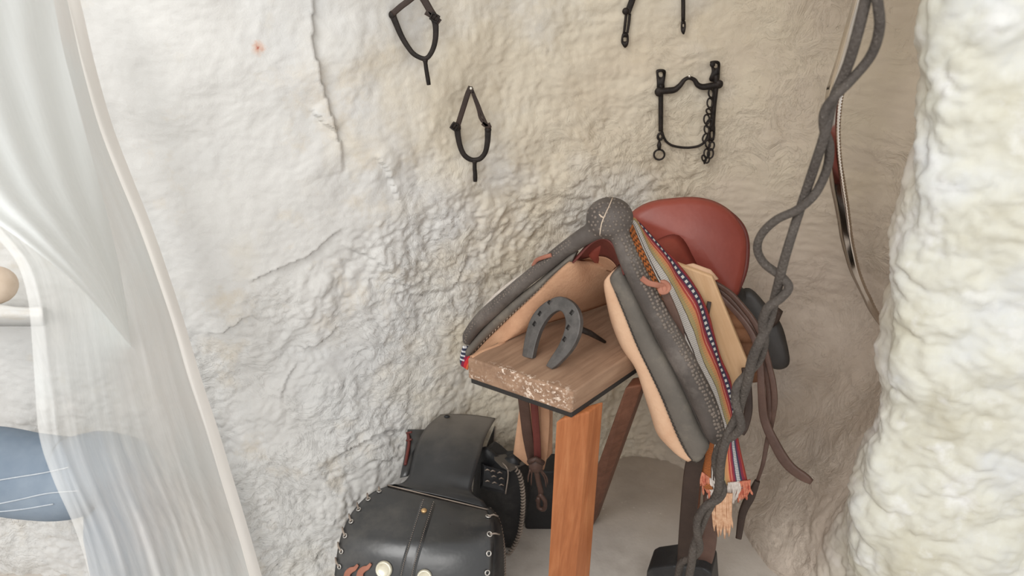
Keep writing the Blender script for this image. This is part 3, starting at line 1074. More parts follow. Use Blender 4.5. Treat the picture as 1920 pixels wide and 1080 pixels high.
strap_px('strap', [(1398, 690, .16), (1402, 730, .15), (1403, 770, .14), (1396, 800, .13), (1389, 812, .12)], pr(8, 1.35), .004, M['darkbrown'])
tail = strap_px('wrapped_strap_end', [(1420, 902, .135), (1410, 925, .13), (1393, 960, .12), (1385, 1008, .11)], pr(8, 1.35), .006, M['darkbrown'], taper=([0, .3, .7, 1], [.7, 1.2, .95, .8]))

# lace knots on both arms
mb = MB()
mb.tube(spline(SL([(1203, 521, -.022), (1215, 530, -.024), (1230, 534, -.020), (1246, 537, -.008)]), 20), [1] * 20, sides=10, flat=(pr(6), .002), up=-FN)
mb.tube(spline(SL([(1238, 530, -.010), (1247, 530, -.008), (1254, 538, -.006), (1249, 546, -.010), (1240, 547, -.014), (1237, 538, -.012)]), 24), [1] * 24, sides=10, flat=(pr(5), .003), up=-FN)
mb.ball(S(1245, 543, -.008), .007, .007, .009)
mb.build('lace_knot', M['terra'], saddle)
strap_px('lace_tail', [(1246, 548, .0), (1258, 575, .004), (1268, 600, .006), (1277, 628, .008), (1283, 655, .010)], pr(9), .003, M['brown'], taper=([0, .6, 1], [1, 1, .4]))
mb = MB()
mb.tube(spline(SL([(1034, 478, -.012), (1020, 482, -.012), (1006, 488, -.004), (1000, 498, .002)]), 16), [1, 1] * 8, sides=8, flat=(pr(4), .003), up=-FN)
mb.build('lace_knot', M['terra'], saddle)

# right stirrup leathers and stirrup
strap_px('stirrup_leather', [(1306, 850, .03), (1298, 890, .03), (1293, 940, .03), (1288, 1000, .03), (1284, 1062, .035), (1283, 1100, .04)], pr(17, 1.33), .003, M['darkbrown'])
strap_px('stirrup_leather', [(1330, 850, .06), (1333, 900, .06), (1332, 960, .055), (1329, 1020, .05), (1318, 1060, .045), (1300, 1080, .04)], pr(15, 1.36), .003, M['brown'])


def stirrup(px, name, d, mat):
    """closed leather toe cover: px gives front face, pushed back along the saddle"""
    front = SL(px, d)
    o = MB()
    o.slab(front, FN * .07)
    return o.build(name, mat, saddle, smooth=False, bevel=.006)
stirrup([(1212, 1072), (1222, 1067), (1262, 1062), (1318, 1066), (1334, 1076), (1338, 1130), (1325, 1200), (1218, 1195), (1208, 1130)], 'stirrup', .02, M['blackd'])

# left stirrup leathers hanging beyond the bench, with the other stirrup
def strap_y(name, pts, w, h, mat, taper=None, n=40):
    P_ = spline([PY(*p) for p in pts], n)
    o = MB()
    rr_ = [1.0] * n if taper is None else list(np.interp(np.linspace(0, 1, n), *taper))
    o.tube(P_, rr_, sides=12, flat=(w, h), up=(0, -1, 0))
    return o.build(name, mat, saddle)
strap_y('stirrup_leather', [(980, 735, 1.17), (985, 780, 1.19), (990, 820, 1.20), (997, 855, 1.21), (1004, 880, 1.21)], pr(10, 1.5), .003, M['brown'])
strap_y('stirrup_leather', [(1000, 735, 1.18), (1004, 790, 1.19), (1007, 830, 1.20), (1008, 860, 1.20)], pr(7, 1.5), .004, M['darkred'])
strap_y('strap', [(1020, 735, 1.20), (1022, 790, 1.21), (1019, 840, 1.22), (1016, 880, 1.23)], pr(9, 1.5), .002, M['suede'], ([0, .8, 1], [1, 1.0, .5]))
mb = MB()
Pq = [PY(u_, v_, y_) for u_, v_, y_ in [(976, 760, 1.24), (1036, 760, 1.24), (1034, 850, 1.25), (1010, 880, 1.25), (988, 872, 1.25), (964, 852, 1.25)]]
mb.plate(Pq, (0, -1, .2), .006, .010, 4)
mb.build('suede_skirt', M['suede'], saddle)
mb = MB()
kc = PY(1005, 872, 1.195)
mb.ball(kc, .016, .012, .020)
mb.tube([PY(992, 866, 1.19), PY(1004, 860, 1.18), PY(1018, 868, 1.19)], .006, sides=8)
mb.tube(spline([PY(1005, 880, 1.195), PY(1010, 905, 1.20), PY(1014, 925, 1.20), PY(1008, 940, 1.20)], 20), .006, sides=8)
mb.tube(spline([PY(1012, 926, 1.195), PY(1022, 940, 1.19), PY(1020, 955, 1.19), PY(1010, 950, 1.195), PY(1010, 932, 1.195)], 24), .005, sides=8)
for j, (du, dv_) in enumerate([(-10, 24), (-4, 30), (24, 34), (27, 28)]):
    mb.tube(spline([PY(1000 + du * .5, 880, 1.20), PY(1000 + du * .9, 880 + dv_ * .5, 1.20), PY(1000 + du, 880 + dv_, 1.20)], 8), [.0035, .003, .002, .002, .002, .002, .0015, .001], sides=6)
mb.build('leather_knot', M['brown'], saddle)
mb = MB()
fr = [PY(u_, v_, 1.335) for u_, v_ in [(976, 900), (1000, 885), (1060, 885), (1064, 985), (1040, 998), (992, 1008), (984, 990)]]
mb.slab(fr, (.01, .07, .0))
mb.build('stirrup', M['blackd'], saddle, smooth=False, bevel=.006)

# ------------------------------------------------------------------ striped blanket draped behind the fork
blk = empty('saddle_blanket', S(1300, 640, .12), 'striped woven wool blanket in orange, red, white and navy draped over the saddle', 'blanket')
BL = [(1150, 452, .02), (1174, 432, .03), (1182, 428, .04), (1194, 480, .035), (1217, 535, .03), (1241, 590, .03), (1268, 655, .03), (1290, 705, .03), (1318, 760, .03), (1340, 808, .03)]
BR = [(1150, 425, .11), (1176, 404, .11), (1190, 408, .12), (1226, 445, .13), (1261, 480, .14), (1278, 502, .145), (1303, 535, .15), (1319, 560, .15), (1330, 590, .15), (1338, 624, .15), (1355, 674, .15), (1369, 712, .145), (1377, 760, .14), (1380, 800, .13)]
# lower tail swings outwards beyond the arm tip
a = spline(SL(BL), 80); b = spline(SL(BR), 80)
outn = Vector((.55, -.55, .62)).normalized()
rows = []
for i, (p, q) in enumerate(zip(a, b)):
    rows.append([lerp(p, q, j / 20) + outn * (.010 * math.sin(math.pi * j / 20) + .0015 * math.sin(i * .35 + j * .5)) for j in range(21)])
mb = MB(); mb.grid(rows)
mb.build('cloth', M['blanket'], blk, solid=-.004)
TL = [(1338, 806, .032), (1324, 840, .045), (1318, 870, .04), (1316, 895, .035), (1320, 915, .03)]
TR = [(1380, 799, .13), (1383, 815, .11), (1389, 845, .10), (1398, 885, .10), (1404, 912, .10)]
a = spline(SL(TL), 30); b = spline(SL(TR), 30)
rows = [[lerp(p, q, j / 20) - FN * (.006 * math.sin(j / 20 * math.pi * 3)) for j in range(21)] for p, q in zip(a, b)]
mb = MB(); mb.grid(rows); ctail = mb.build('cloth_tail', M['blanket'], blk, solid=-.004)
fr_m = [('fr_red', 1316, 1330), ('fr_white', 1330, 1342), ('fr_white', 1366, 1386), ('fr_red', 1384, 1406)]
for mname, u0, u1 in fr_m:
    mb = MB()
    for i in range(16):
        u_ = u0 + (u1 - u0) * i / 15
        v_ = np.interp(u_, [1316, 1342, 1366, 1406], [885, 905, 905, 900])
        L_ = rs.uniform(18, 42)
        d_ = np.interp(u_, [1316, 1406], [.035, .10])
        pts = [S(u_, v_, d_ - .003), S(u_ + rs.uniform(-4, 3), v_ + L_ * .5, d_ - .005), S(u_ + rs.uniform(-8, 5), v_ + L_, d_ - .003)]
        mb.tube(spline(pts, 8), [.0022] * 6 + [.0028, .0015], sides=6)
    mb.build('fringe', M[mname], ctail)
mb = MB()
for i in range(22):
    u_ = 1338 + 34 * i / 21
    L_ = rs.uniform(62, 95) - abs(i - 10) * 1.2
    pts = [S(u_, 925, .055), S(u_ + rs.uniform(-3, 3), 925 + L_ * .5, .05), S(u_ + rs.uniform(-4, 4), 925 + L_, .05)]
    mb.tube(spline(pts, 8), [.0022, .0026, .0026, .0026, .0024, .0024, .0026, .0012], sides=6)
mb.build('long_fringe', M['fr_tan'], ctail)
# the blanket's other corner, on the far side by the bench end
tipc = [(867, 652), (878, 650), (881, 666), (876, 690), (863, 683), (862, 668)]
mb = MB()
rows = []
a = spline(SL([(868, 648), (864, 662), (862, 676), (864, 686)], -.004), 16); b = spline(SL([(881, 648), (882, 660), (880, 676), (876, 692)], .01), 16)
for p, q in zip(a, b): rows.append([lerp(p, q, j / 8) for j in range(9)])
k2 = NT('woven_corner'); s2 = k2.n('ShaderNodeSeparateXYZ'); k2.t.links.new(k2.coord.outputs['UV'], s2.inputs[0])
cb = k2.ramp(k2.math('MULTIPLY_ADD', s2.outputs[0], .55, k2.math('MULTIPLY', s2.outputs[1], .45)), [(0, rgb(58, 62, 84)), (.42, rgb(150, 44, 76)), (.58, rgb(226, 60, 64)), (.78, rgb(238, 130, 84))], 'CONSTANT')
sd = k2.math('MULTIPLY', k2.math('LESS_THAN', k2.math('FRACT', k2.math('MULTIPLY', s2.outputs[1], 5)), .4), k2.math('LESS_THAN', s2.outputs[0], .42))
sd = k2.math('MULTIPLY', sd, k2.math('LESS_THAN', s2.outputs[1], .7))
cb = k2.mix(sd, cb, rgb(220, 220, 222))
mb.grid(rows); mb.build('cloth_corner', k2.fin(cb, .95), blk, solid=-.004)
# slim edge of the cloth showing along the top of the left arm
mb = MB()
a = spline(SL([(1000, 505, .03), (965, 532, .03), (932, 559, .03), (905, 586, .03)], 0), 24)
b = spline(SL([(997, 503, .05), (958, 528, .055), (924, 556, .055), (901, 586, .04)], 0), 24)
mb.grid([[lerp(p, q, j / 6) + Vector((-.3, -.2, .5)) * .004 for j in range(7)] for p, q in zip(a, b)])
mb.build('cloth_edge', M['fr_white'], blk, solid=-.003)

# ------------------------------------------------------------------ twisted cord in front of the saddle
s1 = [(1640, -90), (1623, 0), (1594, 110), (1562, 188), (1546, 253), (1523, 324), (1497, 402), (1471, 486), (1455, 551), (1443, 600), (1430, 630), (1412, 669), (1401, 717), (1390, 750), (1382, 780), (1367, 810), (1356, 843), (1351, 873), (1349, 905), (1345, 925), (1334, 945), (1322, 968), (1310, 1000), (1300, 1030), (1296, 1060), (1288, 1100)]
s2_ = [(1634, -90), (1645, 0), (1649, 52), (1633, 104), (1594, 152), (1568, 178), (1547, 207), (1545, 240), (1555, 272), (1552, 311), (1535, 353), (1515, 378), (1490, 396), (1456, 412), (1428, 439), (1420, 467), (1433, 494), (1463, 517), (1479, 538), (1465, 558), (1440, 577), (1430, 605), (1433, 640), (1423, 675), (1402, 700), (1382, 724), (1379, 752), (1386, 778), (1389, 802), (1375, 817), (1355, 830), (1342, 856), (1345, 887), (1356, 917), (1347, 936), (1324, 948), (1308, 973), (1307, 998), (1312, 1028), (1298, 1046), (1277, 1056), (1270, 1090)]
rope = empty('twisted_cord', S(1410, 690, -.03), 'long dark grey braided cord of two twisted strands hanging in front of the saddle', 'cord')
def strand(pts, phase, r):
    q = spline(pts, 240)
    P_ = []
    for i, (u_, v_) in enumerate(q):
        P_.append(S(u_, v_, -.045 + .009 * math.sin(i * .13 * 1.2 + phase)))
    rr_ = [r * float(x) for x in np.interp(np.linspace(0, 1, 240), [0, .45, .6, 1], [1.0, .95, 1.12, 1.1])]
    top_ = spline([Vector((P_[0].x + .045, P_[0].y + .04, 1.84)), Vector((P_[0].x + .02, P_[0].y + .01, 1.58)), P_[0]], 24)[:-1]
    P_ = top_ + P_; rr_ = [r] * len(top_) + rr_
    o = MB(); o.tube(P_, rr_, sides=14)
    return o.build('strand', M['rope'], rope)
strand(s1, 0, .0072)
strand(s2_, 2.2, .0066)

# ------------------------------------------------------------------ polished toothed steel band
LE = [(1618, -130), (1608, -60), (1598, 0), (1583, 54), (1568, 108), (1556, 145), (1548, 175), (1546, 210), (1547, 250), (1551, 300), (1556, 345), (1564, 383), (1570, 415), (1575, 446), (1583, 477), (1593, 509), (1608, 540), (1616, 556), (1630, 584), (1654, 616), (1690, 648)]
RE = [(1652, -130), (1642, -60), (1632, 0), (1617, 54), (1602, 108), (1591, 145), (1582, 175), (1577, 210), (1575, 250), (1578, 300), (1585, 345), (1591, 383), (1595, 415), (1599, 446), (1605, 477), (1613, 509), (1625, 541), (1633, 557), (1645, 582), (1667, 614), (1692, 646)]
LT = -.70
def band_pts(n_):
    A_, B_ = [], []
    for (ul, vl), (ur, vr) in zip(spline(LE, n_), spline(RE, n_)):
        p_ = PY(ul, vl, 1.42)
        kr_ = ray(ur, vr); kr = kr_.x / kr_.y
        yr_ = (p_.x - LT * p_.y) / (kr - LT)        # the band keeps one compass bearing
        A_.append(p_); B_.append(PY(ur, vr, yr_))
    return A_, B_
a, b = band_pts(280)
mb = MB()
rows = []
for i, (p, q) in enumerate(zip(a, b)):
    e_ = (q - p)
    t_ = .0014 if i % 2 and 80 < i < 265 else 0
    rows.append([p, lerp(p, q, .33), lerp(p, q, .67), q + e_.normalized() * t_])
mb.grid(rows)
blade = mb.build('steel_band', M['steel'], None, solid=.0012)
tag(blade, 'thin polished toothed steel band curving down the wall behind the twisted cord', 'blade')

# ------------------------------------------------------------------ spurs on the wall
def wall_plane(pts, gap=.012):
    return min(hit(u_, v_).y for u_, v_ in pts) - gap


def spur(lab, arc, shank, straps, buckles, yy, grp='spurs on the wall'):
    c_ = PY(arc[len(arc) // 2][0], arc[len(arc) // 2][1], yy)
    e_ = empty('spur', c_, lab, 'spur', grp)
    pxm = c_.y / F * 1.0 / ray(arc[0][0], arc[0][1]).y
    o = MB(); A_ = spline([PY(u_, v_, yy) for u_, v_ in arc], 60)
    o.tube(A_, list(np.interp(np.linspace(0, 1, 60), [0, .2, .5, .8, 1], [1.15, 1, .8, 1, 1.15])), sides=12, flat=(5.2 * pxm, .0045), up=(0, -1, 0))
    o.ball(A_[0], 7.5 * pxm, .006, 8 * pxm); o.ball(A_[-1], 6.5 * pxm, .006, 7 * pxm)
    o.build('heel_band', M['iron'], e_)
    o = MB(); Q = spline([PY(u_, v_, yy - .002) for u_, v_ in shank], 20)
    o.tube(Q, list(np.interp(np.linspace(0, 1, 20), [0, .15, .8, 1], [6 * pxm, 4 * pxm, 4.4 * pxm, 4 * pxm])), sides=10)
    o.build('shank', M['iron'], e_)
    for pts, w_ in straps:
        o = MB(); Q = spline([PY(u_, v_, yy - .004) for u_, v_ in pts], 24)
        o.tube(Q, 1.0 if False else [1.0] * 24, sides=10, flat=(w_ * pxm, .0022), up=(0, -1, 0))
        o.build('strap', M['darkbrown'], e_)
    for bu, bv, bw_, bh, rot in buckles:
        o = MB(); c2 = PY(bu, bv, yy - .010)
        R_ = Matrix.Rotation(rot, 3, 'Y')
        pr_ = [c2 + R_ @ Vector((x * bw_ * pxm, 0, z * bh * pxm)) for x, z in ((-1, -1), (1, -1), (1, 1), (-1, 1))]
        pr_ = [lerp(pr_[i], pr_[(i + 1) % 4], t) for i in range(4) for t in (0, .25, .5, .75)]
        o.tube(pr_, 1.8 * pxm, sides=8, closed=True)
        o.tube([c2 + R_ @ Vector((0, 0, -bh * pxm)), c2 + R_ @ Vector((0, -.003, bh * pxm))], 1.4 * pxm, sides=6)
        o.build('buckle', M['iron'], e_)
    return e_, pxm


arc1 = [(736, 28), (743, 45), (752, 66), (763, 85), (777, 102), (797, 110), (809, 98), (816, 76), (817, 50), (814, 36)]
y1 = wall_plane([(740, 30), (797, 110), (804, 158), (816, 60), (770, 0)])
sp1, pxm = spur('larger iron spur at the top edge of the photo with its strap cut off', arc1, [(797, 111), (799, 128), (802, 146), (804, 159)],
    [([(736, 26), (752, 12), (768, 0), (784, -14), (790, -24)], 5.5), ([(784, -24), (792, -6), (800, 8), (808, 22), (816, 34)], 7), ([(798, 22), (808, 28), (818, 36), (825, 42)], 5.5)],
    [(815, 33, 7, 6, .5)], y1)
y2 = wall_plane([(850, 240), (890, 300), (891, 338), (915, 240), (883, 165)])
arc2 = [(857, 240), (859, 256), (863, 275), (870, 290), (880, 298), (890, 300), (901, 297), (910, 285), (914, 266), (915, 243)]
sp2, pxm = spur('smaller complete iron spur hanging below and right of the larger one', arc2, [(890, 301), (890, 315), (891, 328), (891, 340)],
    [([(883, 163), (877, 176), (871, 195), (865, 214), (858, 236)], 5), ([(883, 163), (890, 180), (897, 196), (904, 214), (914, 236)], 2.6), ([(884, 168), (891, 188), (897, 206), (901, 222), (912, 236)], 3.0), ([(848, 241), (855, 236), (861, 232)], 6), ([(905, 230), (914, 236), (920, 234)], 5)],
    [(852, 237, 5, 6, .6)], y2)
def wall_nail(u_, v_, lab, yy, L_=.03):
    h_ = hit(u_, v_)
    p0 = Vector((h_.x, h_.y + .012, h_.z)); p1 = PY(u_, v_, yy - .012)
    o = MB(); o.tube([p0, p1], .0016, sides=8); o.ball(p1, .003, .0012, .003, 10, 6)
    ob = o.build('wall_nail', M['nail'])
    tag(ob, lab, 'nail', 'nails in the wall')
wall_nail(883, 166, 'small nail carrying the smaller spur by its strap', y2 - .004)

# ------------------------------------------------------------------ curb bits
def eye_plate(o, pts, yy, th=.004):
    """flat plate with an oblong hole: outline outer/inner px lists of equal length"""
    outer_, inner_ = pts
    oo_ = [PY(u_, v_, yy) for u_, v_ in spline(outer_, 32, True)]
    ii_ = [PY(u_, v_, yy) for u_, v_ in spline(inner_, 32, True)]
    rows_ = [[p, q, q + Vector((0, th, 0)), p + Vector((0, th, 0))] for p, q in zip(oo_, ii_)]
    rows_.append(rows_[0])
    o.grid(rows_, closed=True)


y3 = wall_plane([(1239, 130), (1236, 290), (1292, 150), (1344, 120), (1335, 250), (1326, 300), (1288, 277)], .014)
bit = empty('curb_bit', PY(1290, 200, y3), 'complete dark iron curb bit hanging above the saddle with ring and chain', 'bit', 'curb bits on the wall')
PB = lambda u_, v_, o_=0.0: PY(u_, v_, y3 + o_)
bp = y3 / ray(1290, 200).y / F
# left cheek
o = MB()
eye_plate(o, ([(1231, 140), (1231, 132), (1239, 130), (1248, 132), (1248, 142), (1246, 156), (1245, 168), (1233, 168), (1232, 155)], [(1235, 140), (1235, 136), (1239, 135), (1243, 136), (1243, 141), (1243, 143), (1241, 145), (1238, 145), (1236, 143)]), y3)
o.tube(spline([PB(1239, 158), PB(1239, 180), PB(1239, 210), PB(1239, 246)], 20), [4.5 * bp] * 20, sides=10)
o.torus(PB(1238, 256), (0, 1, 0), 6 * bp, 2.6 * bp, bx=.75, upv=(1, 0, 0))
o.ball(PB(1236, 172, -.004), 8.5 * bp, .006, 9 * bp)
o.build('cheekpiece', M['iron'], bit)
o = MB()
eye_plate(o, ([(1333, 122), (1332, 116), (1343, 114), (1350, 117), (1350, 130), (1348, 152), (1338, 154), (1330, 150), (1335, 135)], [(1339, 124), (1339, 120), (1343, 119), (1346, 120), (1346, 124), (1346, 126), (1344, 128), (1341, 128), (1339, 126)]), y3)
o.tube(spline([PB(1343, 140), PB(1342, 165), PB(1338, 200), PB(1335, 245)], 20), [5 * bp] * 20, sides=10)
eye_plate(o, ([(1329, 244), (1331, 236), (1336, 233), (1341, 237), (1341, 248), (1340, 258), (1338, 264), (1330, 264), (1328, 254)], [(1333, 252), (1333, 248), (1335, 246), (1337, 248), (1337, 252), (1337, 256), (1336, 259), (1334, 259), (1333, 256)]), y3)
o.ball(PB(1348, 158, -.004), 8 * bp, .006, 8 * bp)
o.ball(PB(1336, 121, -.003), 5 * bp, .005, 5 * bp)
o.build('cheekpiece', M['iron'], bit)
o = MB()
mp = spline([PB(u_, v_, -.003) for u_, v_ in [(1236, 171), (1252, 170), (1265, 168), (1275, 160), (1283, 150), (1292, 146), (1302, 150), (1308, 159), (1318, 163), (1333, 161), (1348, 158)]], 60)
o.tube(mp, [x * bp for x in np.interp(np.linspace(0, 1, 60), [0, .2, .45, .55, .8, 1], [6, 6, 3.6, 3.6, 6, 6])], sides=12)
o.build('mouthpiece', M['iron'], bit)
o = MB()
o.tube(spline([PB(u_, v_) for u_, v_ in [(1241, 246), (1245, 258), (1251, 267), (1264, 274), (1288, 277), (1309, 274), (1321, 266), (1328, 252), (1332, 240)]], 50), 2.4 * bp, sides=10)
o.build('curb_bar', M['iron'], bit)
o = MB()
o.torus(PB(1236, 290, -.004), (.2, 1, 0), 10 * bp, 1.9 * bp, n=28, upv=(1, 0, 0)); o.build('rein_ring', M['iron'], bit)
o = MB(); o.tube([PB(1236, 264), PB(1236, 272, -.002), PB(1236, 281, -.004)], [2 * bp, 4.5 * bp, 3 * bp], sides=8); o.build('swivel', M['iron'], bit)
o = MB()
links = [(1333, 175, .5, 8), (1331, 193, .2, 8.5), (1329, 209, 1.2, 7), (1325, 224, .3, 9), (1330, 231, -.6, 8), (1325, 243, .5, 8), (1323, 258, -.5, 8), (1327, 270, .6, 8), (1334, 274, -.3, 8), (1325, 288, .3, 9), (1332, 288, 0, 9), (1320, 297, .8, 7), (1326, 300, -.4, 6)]
for u_, v_, an, R_ in links:
    o.torus(PB(u_, v_, -.009), (math.sin(an * 1.3) * .6, -1, .2), R_ * bp, 1.7 * bp, n=18, bx=.62, upv=(math.cos(an), 0, math.sin(an) * .6))
o.tube([PB(1320, 300, -.008), PB(1321, 307, -.008)], 2 * bp, sides=8)
o.build('curb_chain', M['iron'], bit)
wall_nail(1293, 143, 'bright nail through the arch of the complete curb bit', y3 - .012)

y4 = wall_plane([(1172, 75), (1190, 0), (1282, 50)], .012)
bit2 = empty('curb_bit', PY(1230, -20, y4), 'second curb bit mostly cut off by the top edge of the photo', 'bit', 'curb bits on the wall')
PC = lambda u_, v_, o_=0.0: PY(u_, v_, y4 + o_)
o = MB()
o.tube(spline([PC(1195, -40), PC(1187, -5), PC(1180, 15), PC(1176, 26)], 16), [1] * 16, sides=10, flat=(5.5 * bp, .004), up=(0, -1, 0))
o.tube(spline([PC(1174, 26), PC(1172, 45), PC(1170, 62)], 10), 2.4 * bp, sides=8)
o.tube(spline([PC(1181, 26), PC(1179, 45), PC(1176, 62)], 10), 2.4 * bp, sides=8)
eye_plate(o, ([(1165, 74), (1167, 64), (1172, 60), (1178, 64), (1179, 76), (1177, 85), (1172, 90), (1168, 86), (1165, 80)], [(1169, 75), (1169, 71), (1172, 70), (1175, 71), (1175, 75), (1175, 77), (1173, 78), (1170, 78), (1169, 77)]), y4)
o.ball(PC(1173, 21, -.003), 6 * bp, .005, 6 * bp)
o.build('cheekpiece', M['iron'], bit2)
o = MB()
o.tube(spline([PC(1280, -40), PC(1281, 0), PC(1281, 38)], 12), 3.6 * bp, sides=10)
eye_plate(o, ([(1277, 46), (1278, 40), (1281, 37), (1285, 40), (1286, 48), (1285, 58), (1282, 65), (1278, 60), (1277, 54)], [(1280, 48), (1280, 46), (1281, 45), (1283, 46), (1283, 48), (1283, 50), (1282, 51), (1281, 51), (1280, 50)]), y4)
o.build('cheekpiece', M['iron'], bit2)
o = MB()
o.tube(spline([PC(1193, -38), PC(1215, -44), PC(1238, -58), (PC(1260, -44)), PC(1280, -38)], 30), 5 * bp, sides=10)
o.build('mouthpiece', M['iron'], bit2)

# ------------------------------------------------------------------ saddlebag
bag = empty('leather_saddlebag', Vector((-.13, 1.12, 0)), 'glossy black double leather saddlebag slumped on the floor against the wall', 'saddlebag')
# front pocket: cross sections from hem (back, top) over the front and down
hemL, hemR = PY(727, 911, 1.15), PY(916, 957, 1.10)
secs = []
left_px = [(727, 911, 1.15), (697, 924, 1.125), (668, 950, 1.09), (647, 984, 1.05), (634, 1025, 1.015), (627, 1078, .985)]
right_px = [(916, 957, 1.10), (925, 975, 1.06), (927, 1000, 1.03), (926, 1030, 1.005), (924, 1060, .985), (922, 1085, .97)]
Lp = spline([PY(*p) for p in left_px], 24); Rp = spline([PY(*p) for p in right_px], 24)
# carry on straight down to the floor
def drop(P_):
    last = P_[-1]
    return P_ + [Vector((last.x, last.y + .002 * i, last.z * (1 - i / 8))) for i in range(1, 9)]
Lp, Rp = drop(Lp), drop(Rp)
rows = []
for i, (p, q) in enumerate(zip(Lp, Rp)):
    bul = .030 * min(1, i / 14)
    rows.append([lerp(p, q, j / 30) + Vector((0, -bul, bul * .5 if i < 24 else 0)) * math.sin(math.pi * j / 30) ** .7 for j in range(31)])
mb = MB(); mb.grid(rows)
flap = mb.build('flap', M['black'], bag, solid=-.004)
flap_rows = rows
def on_flap(u_, v_, lift=.001):
    return fl_bv(u_, v_, lift)
vv_ = [p for r in rows for p in r]; nn2 = len(rows[0])
FBV = BVHTree.FromPolygons(vv_, [(i * nn2 + j, i * nn2 + j + 1, (i + 1) * nn2 + j + 1, (i + 1) * nn2 + j) for i in range(len(rows) - 1) for j in range(nn2 - 1)])
def fl(u_, v_, lift=.001):
    h_ = FBV.ray_cast(CAM, ray(u_, v_).normalized())
    if h_[0] is None:
        h_ = FBV.find_nearest(PY(u_, v_, 1.03))
    n_ = h_[1]
    if n_.dot(CAM - h_[0]) < 0: n_ = -n_
    return h_[0] + n_ * lift, n_
# body of the pocket behind the flap (sides and back)
mb = MB()
ins_ = .012
bodyL = [p + Vector((ins_, .012, -.006)) for p in Lp]; bodyR = [p + Vector((-ins_, .012, -.006)) for p in Rp]
def gus(P_, sx):
    rows_ = []
    for p in P_:
        rows_.append([p, p + Vector((sx * .006, .02, -.02)), p + Vector((sx * .002, .04, -.045)), p + Vector((-sx * .0, .05, -.07))])
    for r_ in rows_:
        for i_ in range(4): r_[i_].y = min(r_[i_].y, 1.19); r_[i_].z = max(r_[i_].z, .004)
    return rows_
mb.grid(gus(bodyL, -1)); mb.grid(gus(bodyR, 1))
gl, gr = gus(bodyL, -1), gus(bodyR, 1)
mb.grid([[a_[3], lerp(a_[3], b_[3], .5), b_[3]] for a_, b_ in zip(gl, gr)])
mb.grid([[gl[0][j], gr[0][j]] for j in range(4)])
mb.build('pocket', M['blackd'], bag)
# right-hand gusset, showing beside the flap, with its braided edge
gp = spline([PY(u_, v_, y_) for u_, v_, y_ in [(918, 955, 1.12), (932, 972, 1.115), (940, 1000, 1.10), (944, 1035, 1.09), (945, 1075, 1.08), (944, 1110, 1.07)]], 40)
mb = MB()
fr2 = spline([p + Vector((-.004, .008, 0)) for p in Rp[:28]], 40)
mb.grid([[a_, lerp(a_, b_, .4) + Vector((.008, 0, 0)), lerp(a_, b_, .8) + Vector((.006, 0, 0)), b_] for a_, b_ in zip(fr2, gp)])
guss = mb.build('gusset', M['blackd'], bag, solid=-.003)


def braid(path, r, R_, turns, mat, name, parent):
    """lace whipped round an edge"""
    n_ = turns * 8
    P_ = spline(path, n_)
    o_ = MB(); pts_ = []
    for i in range(n_):
        t_ = (P_[min(i + 1, n_ - 1)] - P_[max(0, i - 1)]).normalized()
        a_ = t_.orthogonal().normalized() if abs(t_.dot(Vector((0, 1, 0)))) > .95 else (Vector((0, 1, 0)) - t_ * t_.y).normalized()
        b_ = t_.cross(a_)
        th_ = 2 * math.pi * i / 8
        pts_.append(P_[i] + (a_ * math.cos(th_) + b_ * math.sin(th_)) * R_)
    o_.tube(pts_, r, sides=6)
    return o_.build(name, mat, parent)
braid(gp, .0016, .0034, 30, M['lace'], 'edge_lacing', guss)

# lacing loops and eyelets down both edges of the flap
FR = flap_rows
def edge_pt(i, j, lift=.002):
    c_ = FR[i][j]
    n_ = (FR[i + 1][j] - FR[i - 1][j]).cross(FR[i][min(j + 1, 30)] - FR[i][max(j - 1, 0)]).normalized()
    if n_.dot(CAM - c_) < 0: n_ = -n_
    return c_ + n_ * lift, n_
for q_, i in enumerate((3, 6, 9, 12, 15, 18, 21)):
    c_, n_ = edge_pt(i, 1)
    o = MB(); o.torus(c_, n_, .0040, .0012, n=14, s=6)
    o.build('eyelet', M['eyelet'], flap)
    p2 = FR[i - 1][0] + Vector((-.002, .004, .002))
    o = MB(); o.tube([c_, lerp(c_, p2, .5) + n_ * .003, p2], [.0018, .002, .0016], sides=6); o.build('lacing', M['lace'], flap)
for q_, i in enumerate((5, 11, 16, 21)):
    c_, n_ = edge_pt(i, 29)
    o = MB(); o.torus(c_, n_, .0046, .0015, n=16, s=6); o.build('eyelet', M['eyelet'], flap)
    if q_ < 2:
        p2 = FR[i + 1][30] + Vector((.010, .012, -.004))
        o = MB(); o.tube([c_, lerp(c_, p2, .5) + n_ * .004, p2], .0018, sides=6); o.build('lacing', M['lace'], flap)
# centre strap sewn on the flap
ctr = spline([(803, 943), (797, 962), (788, 990), (778, 1022), (768, 1056), (762, 1082)], 40)
rows = []
for i, (u_, v_) in enumerate(ctr):
    w_ = 13.5 + i * .03
    row = []
    for j in range(7):
        s_ = (j / 6 - .5) * 2
        p_, n_ = fl(u_ + s_ * w_, v_ + s_ * w_ * .22, .0036 if abs(s_) < .99 else .0005)
        row.append(p_)
    rows.append(row)
mb = MB(); mb.grid(rows); cstrap = mb.build('centre_strap', M['black'], bag)
o = MB()
for side in (-1, 1):
    for i in range(0, 40):
        u_, v_ = ctr[i]
        p_, n_ = fl(u_ + side * 9.5, v_ + side * 2, .0048)
        o.ball(p_, .0011, .0011, .0011, 6, 4)
o.build('strap_stitching', M['lace'], cstrap)
c_, n_ = fl(795, 961, .005)
o = MB(); o.ball(c_, .0062, .0062, .004, 16, 10, n_.to_track_quat('Z', 'Y').to_matrix()); o.build('brass_button', M['brass'], cstrap)
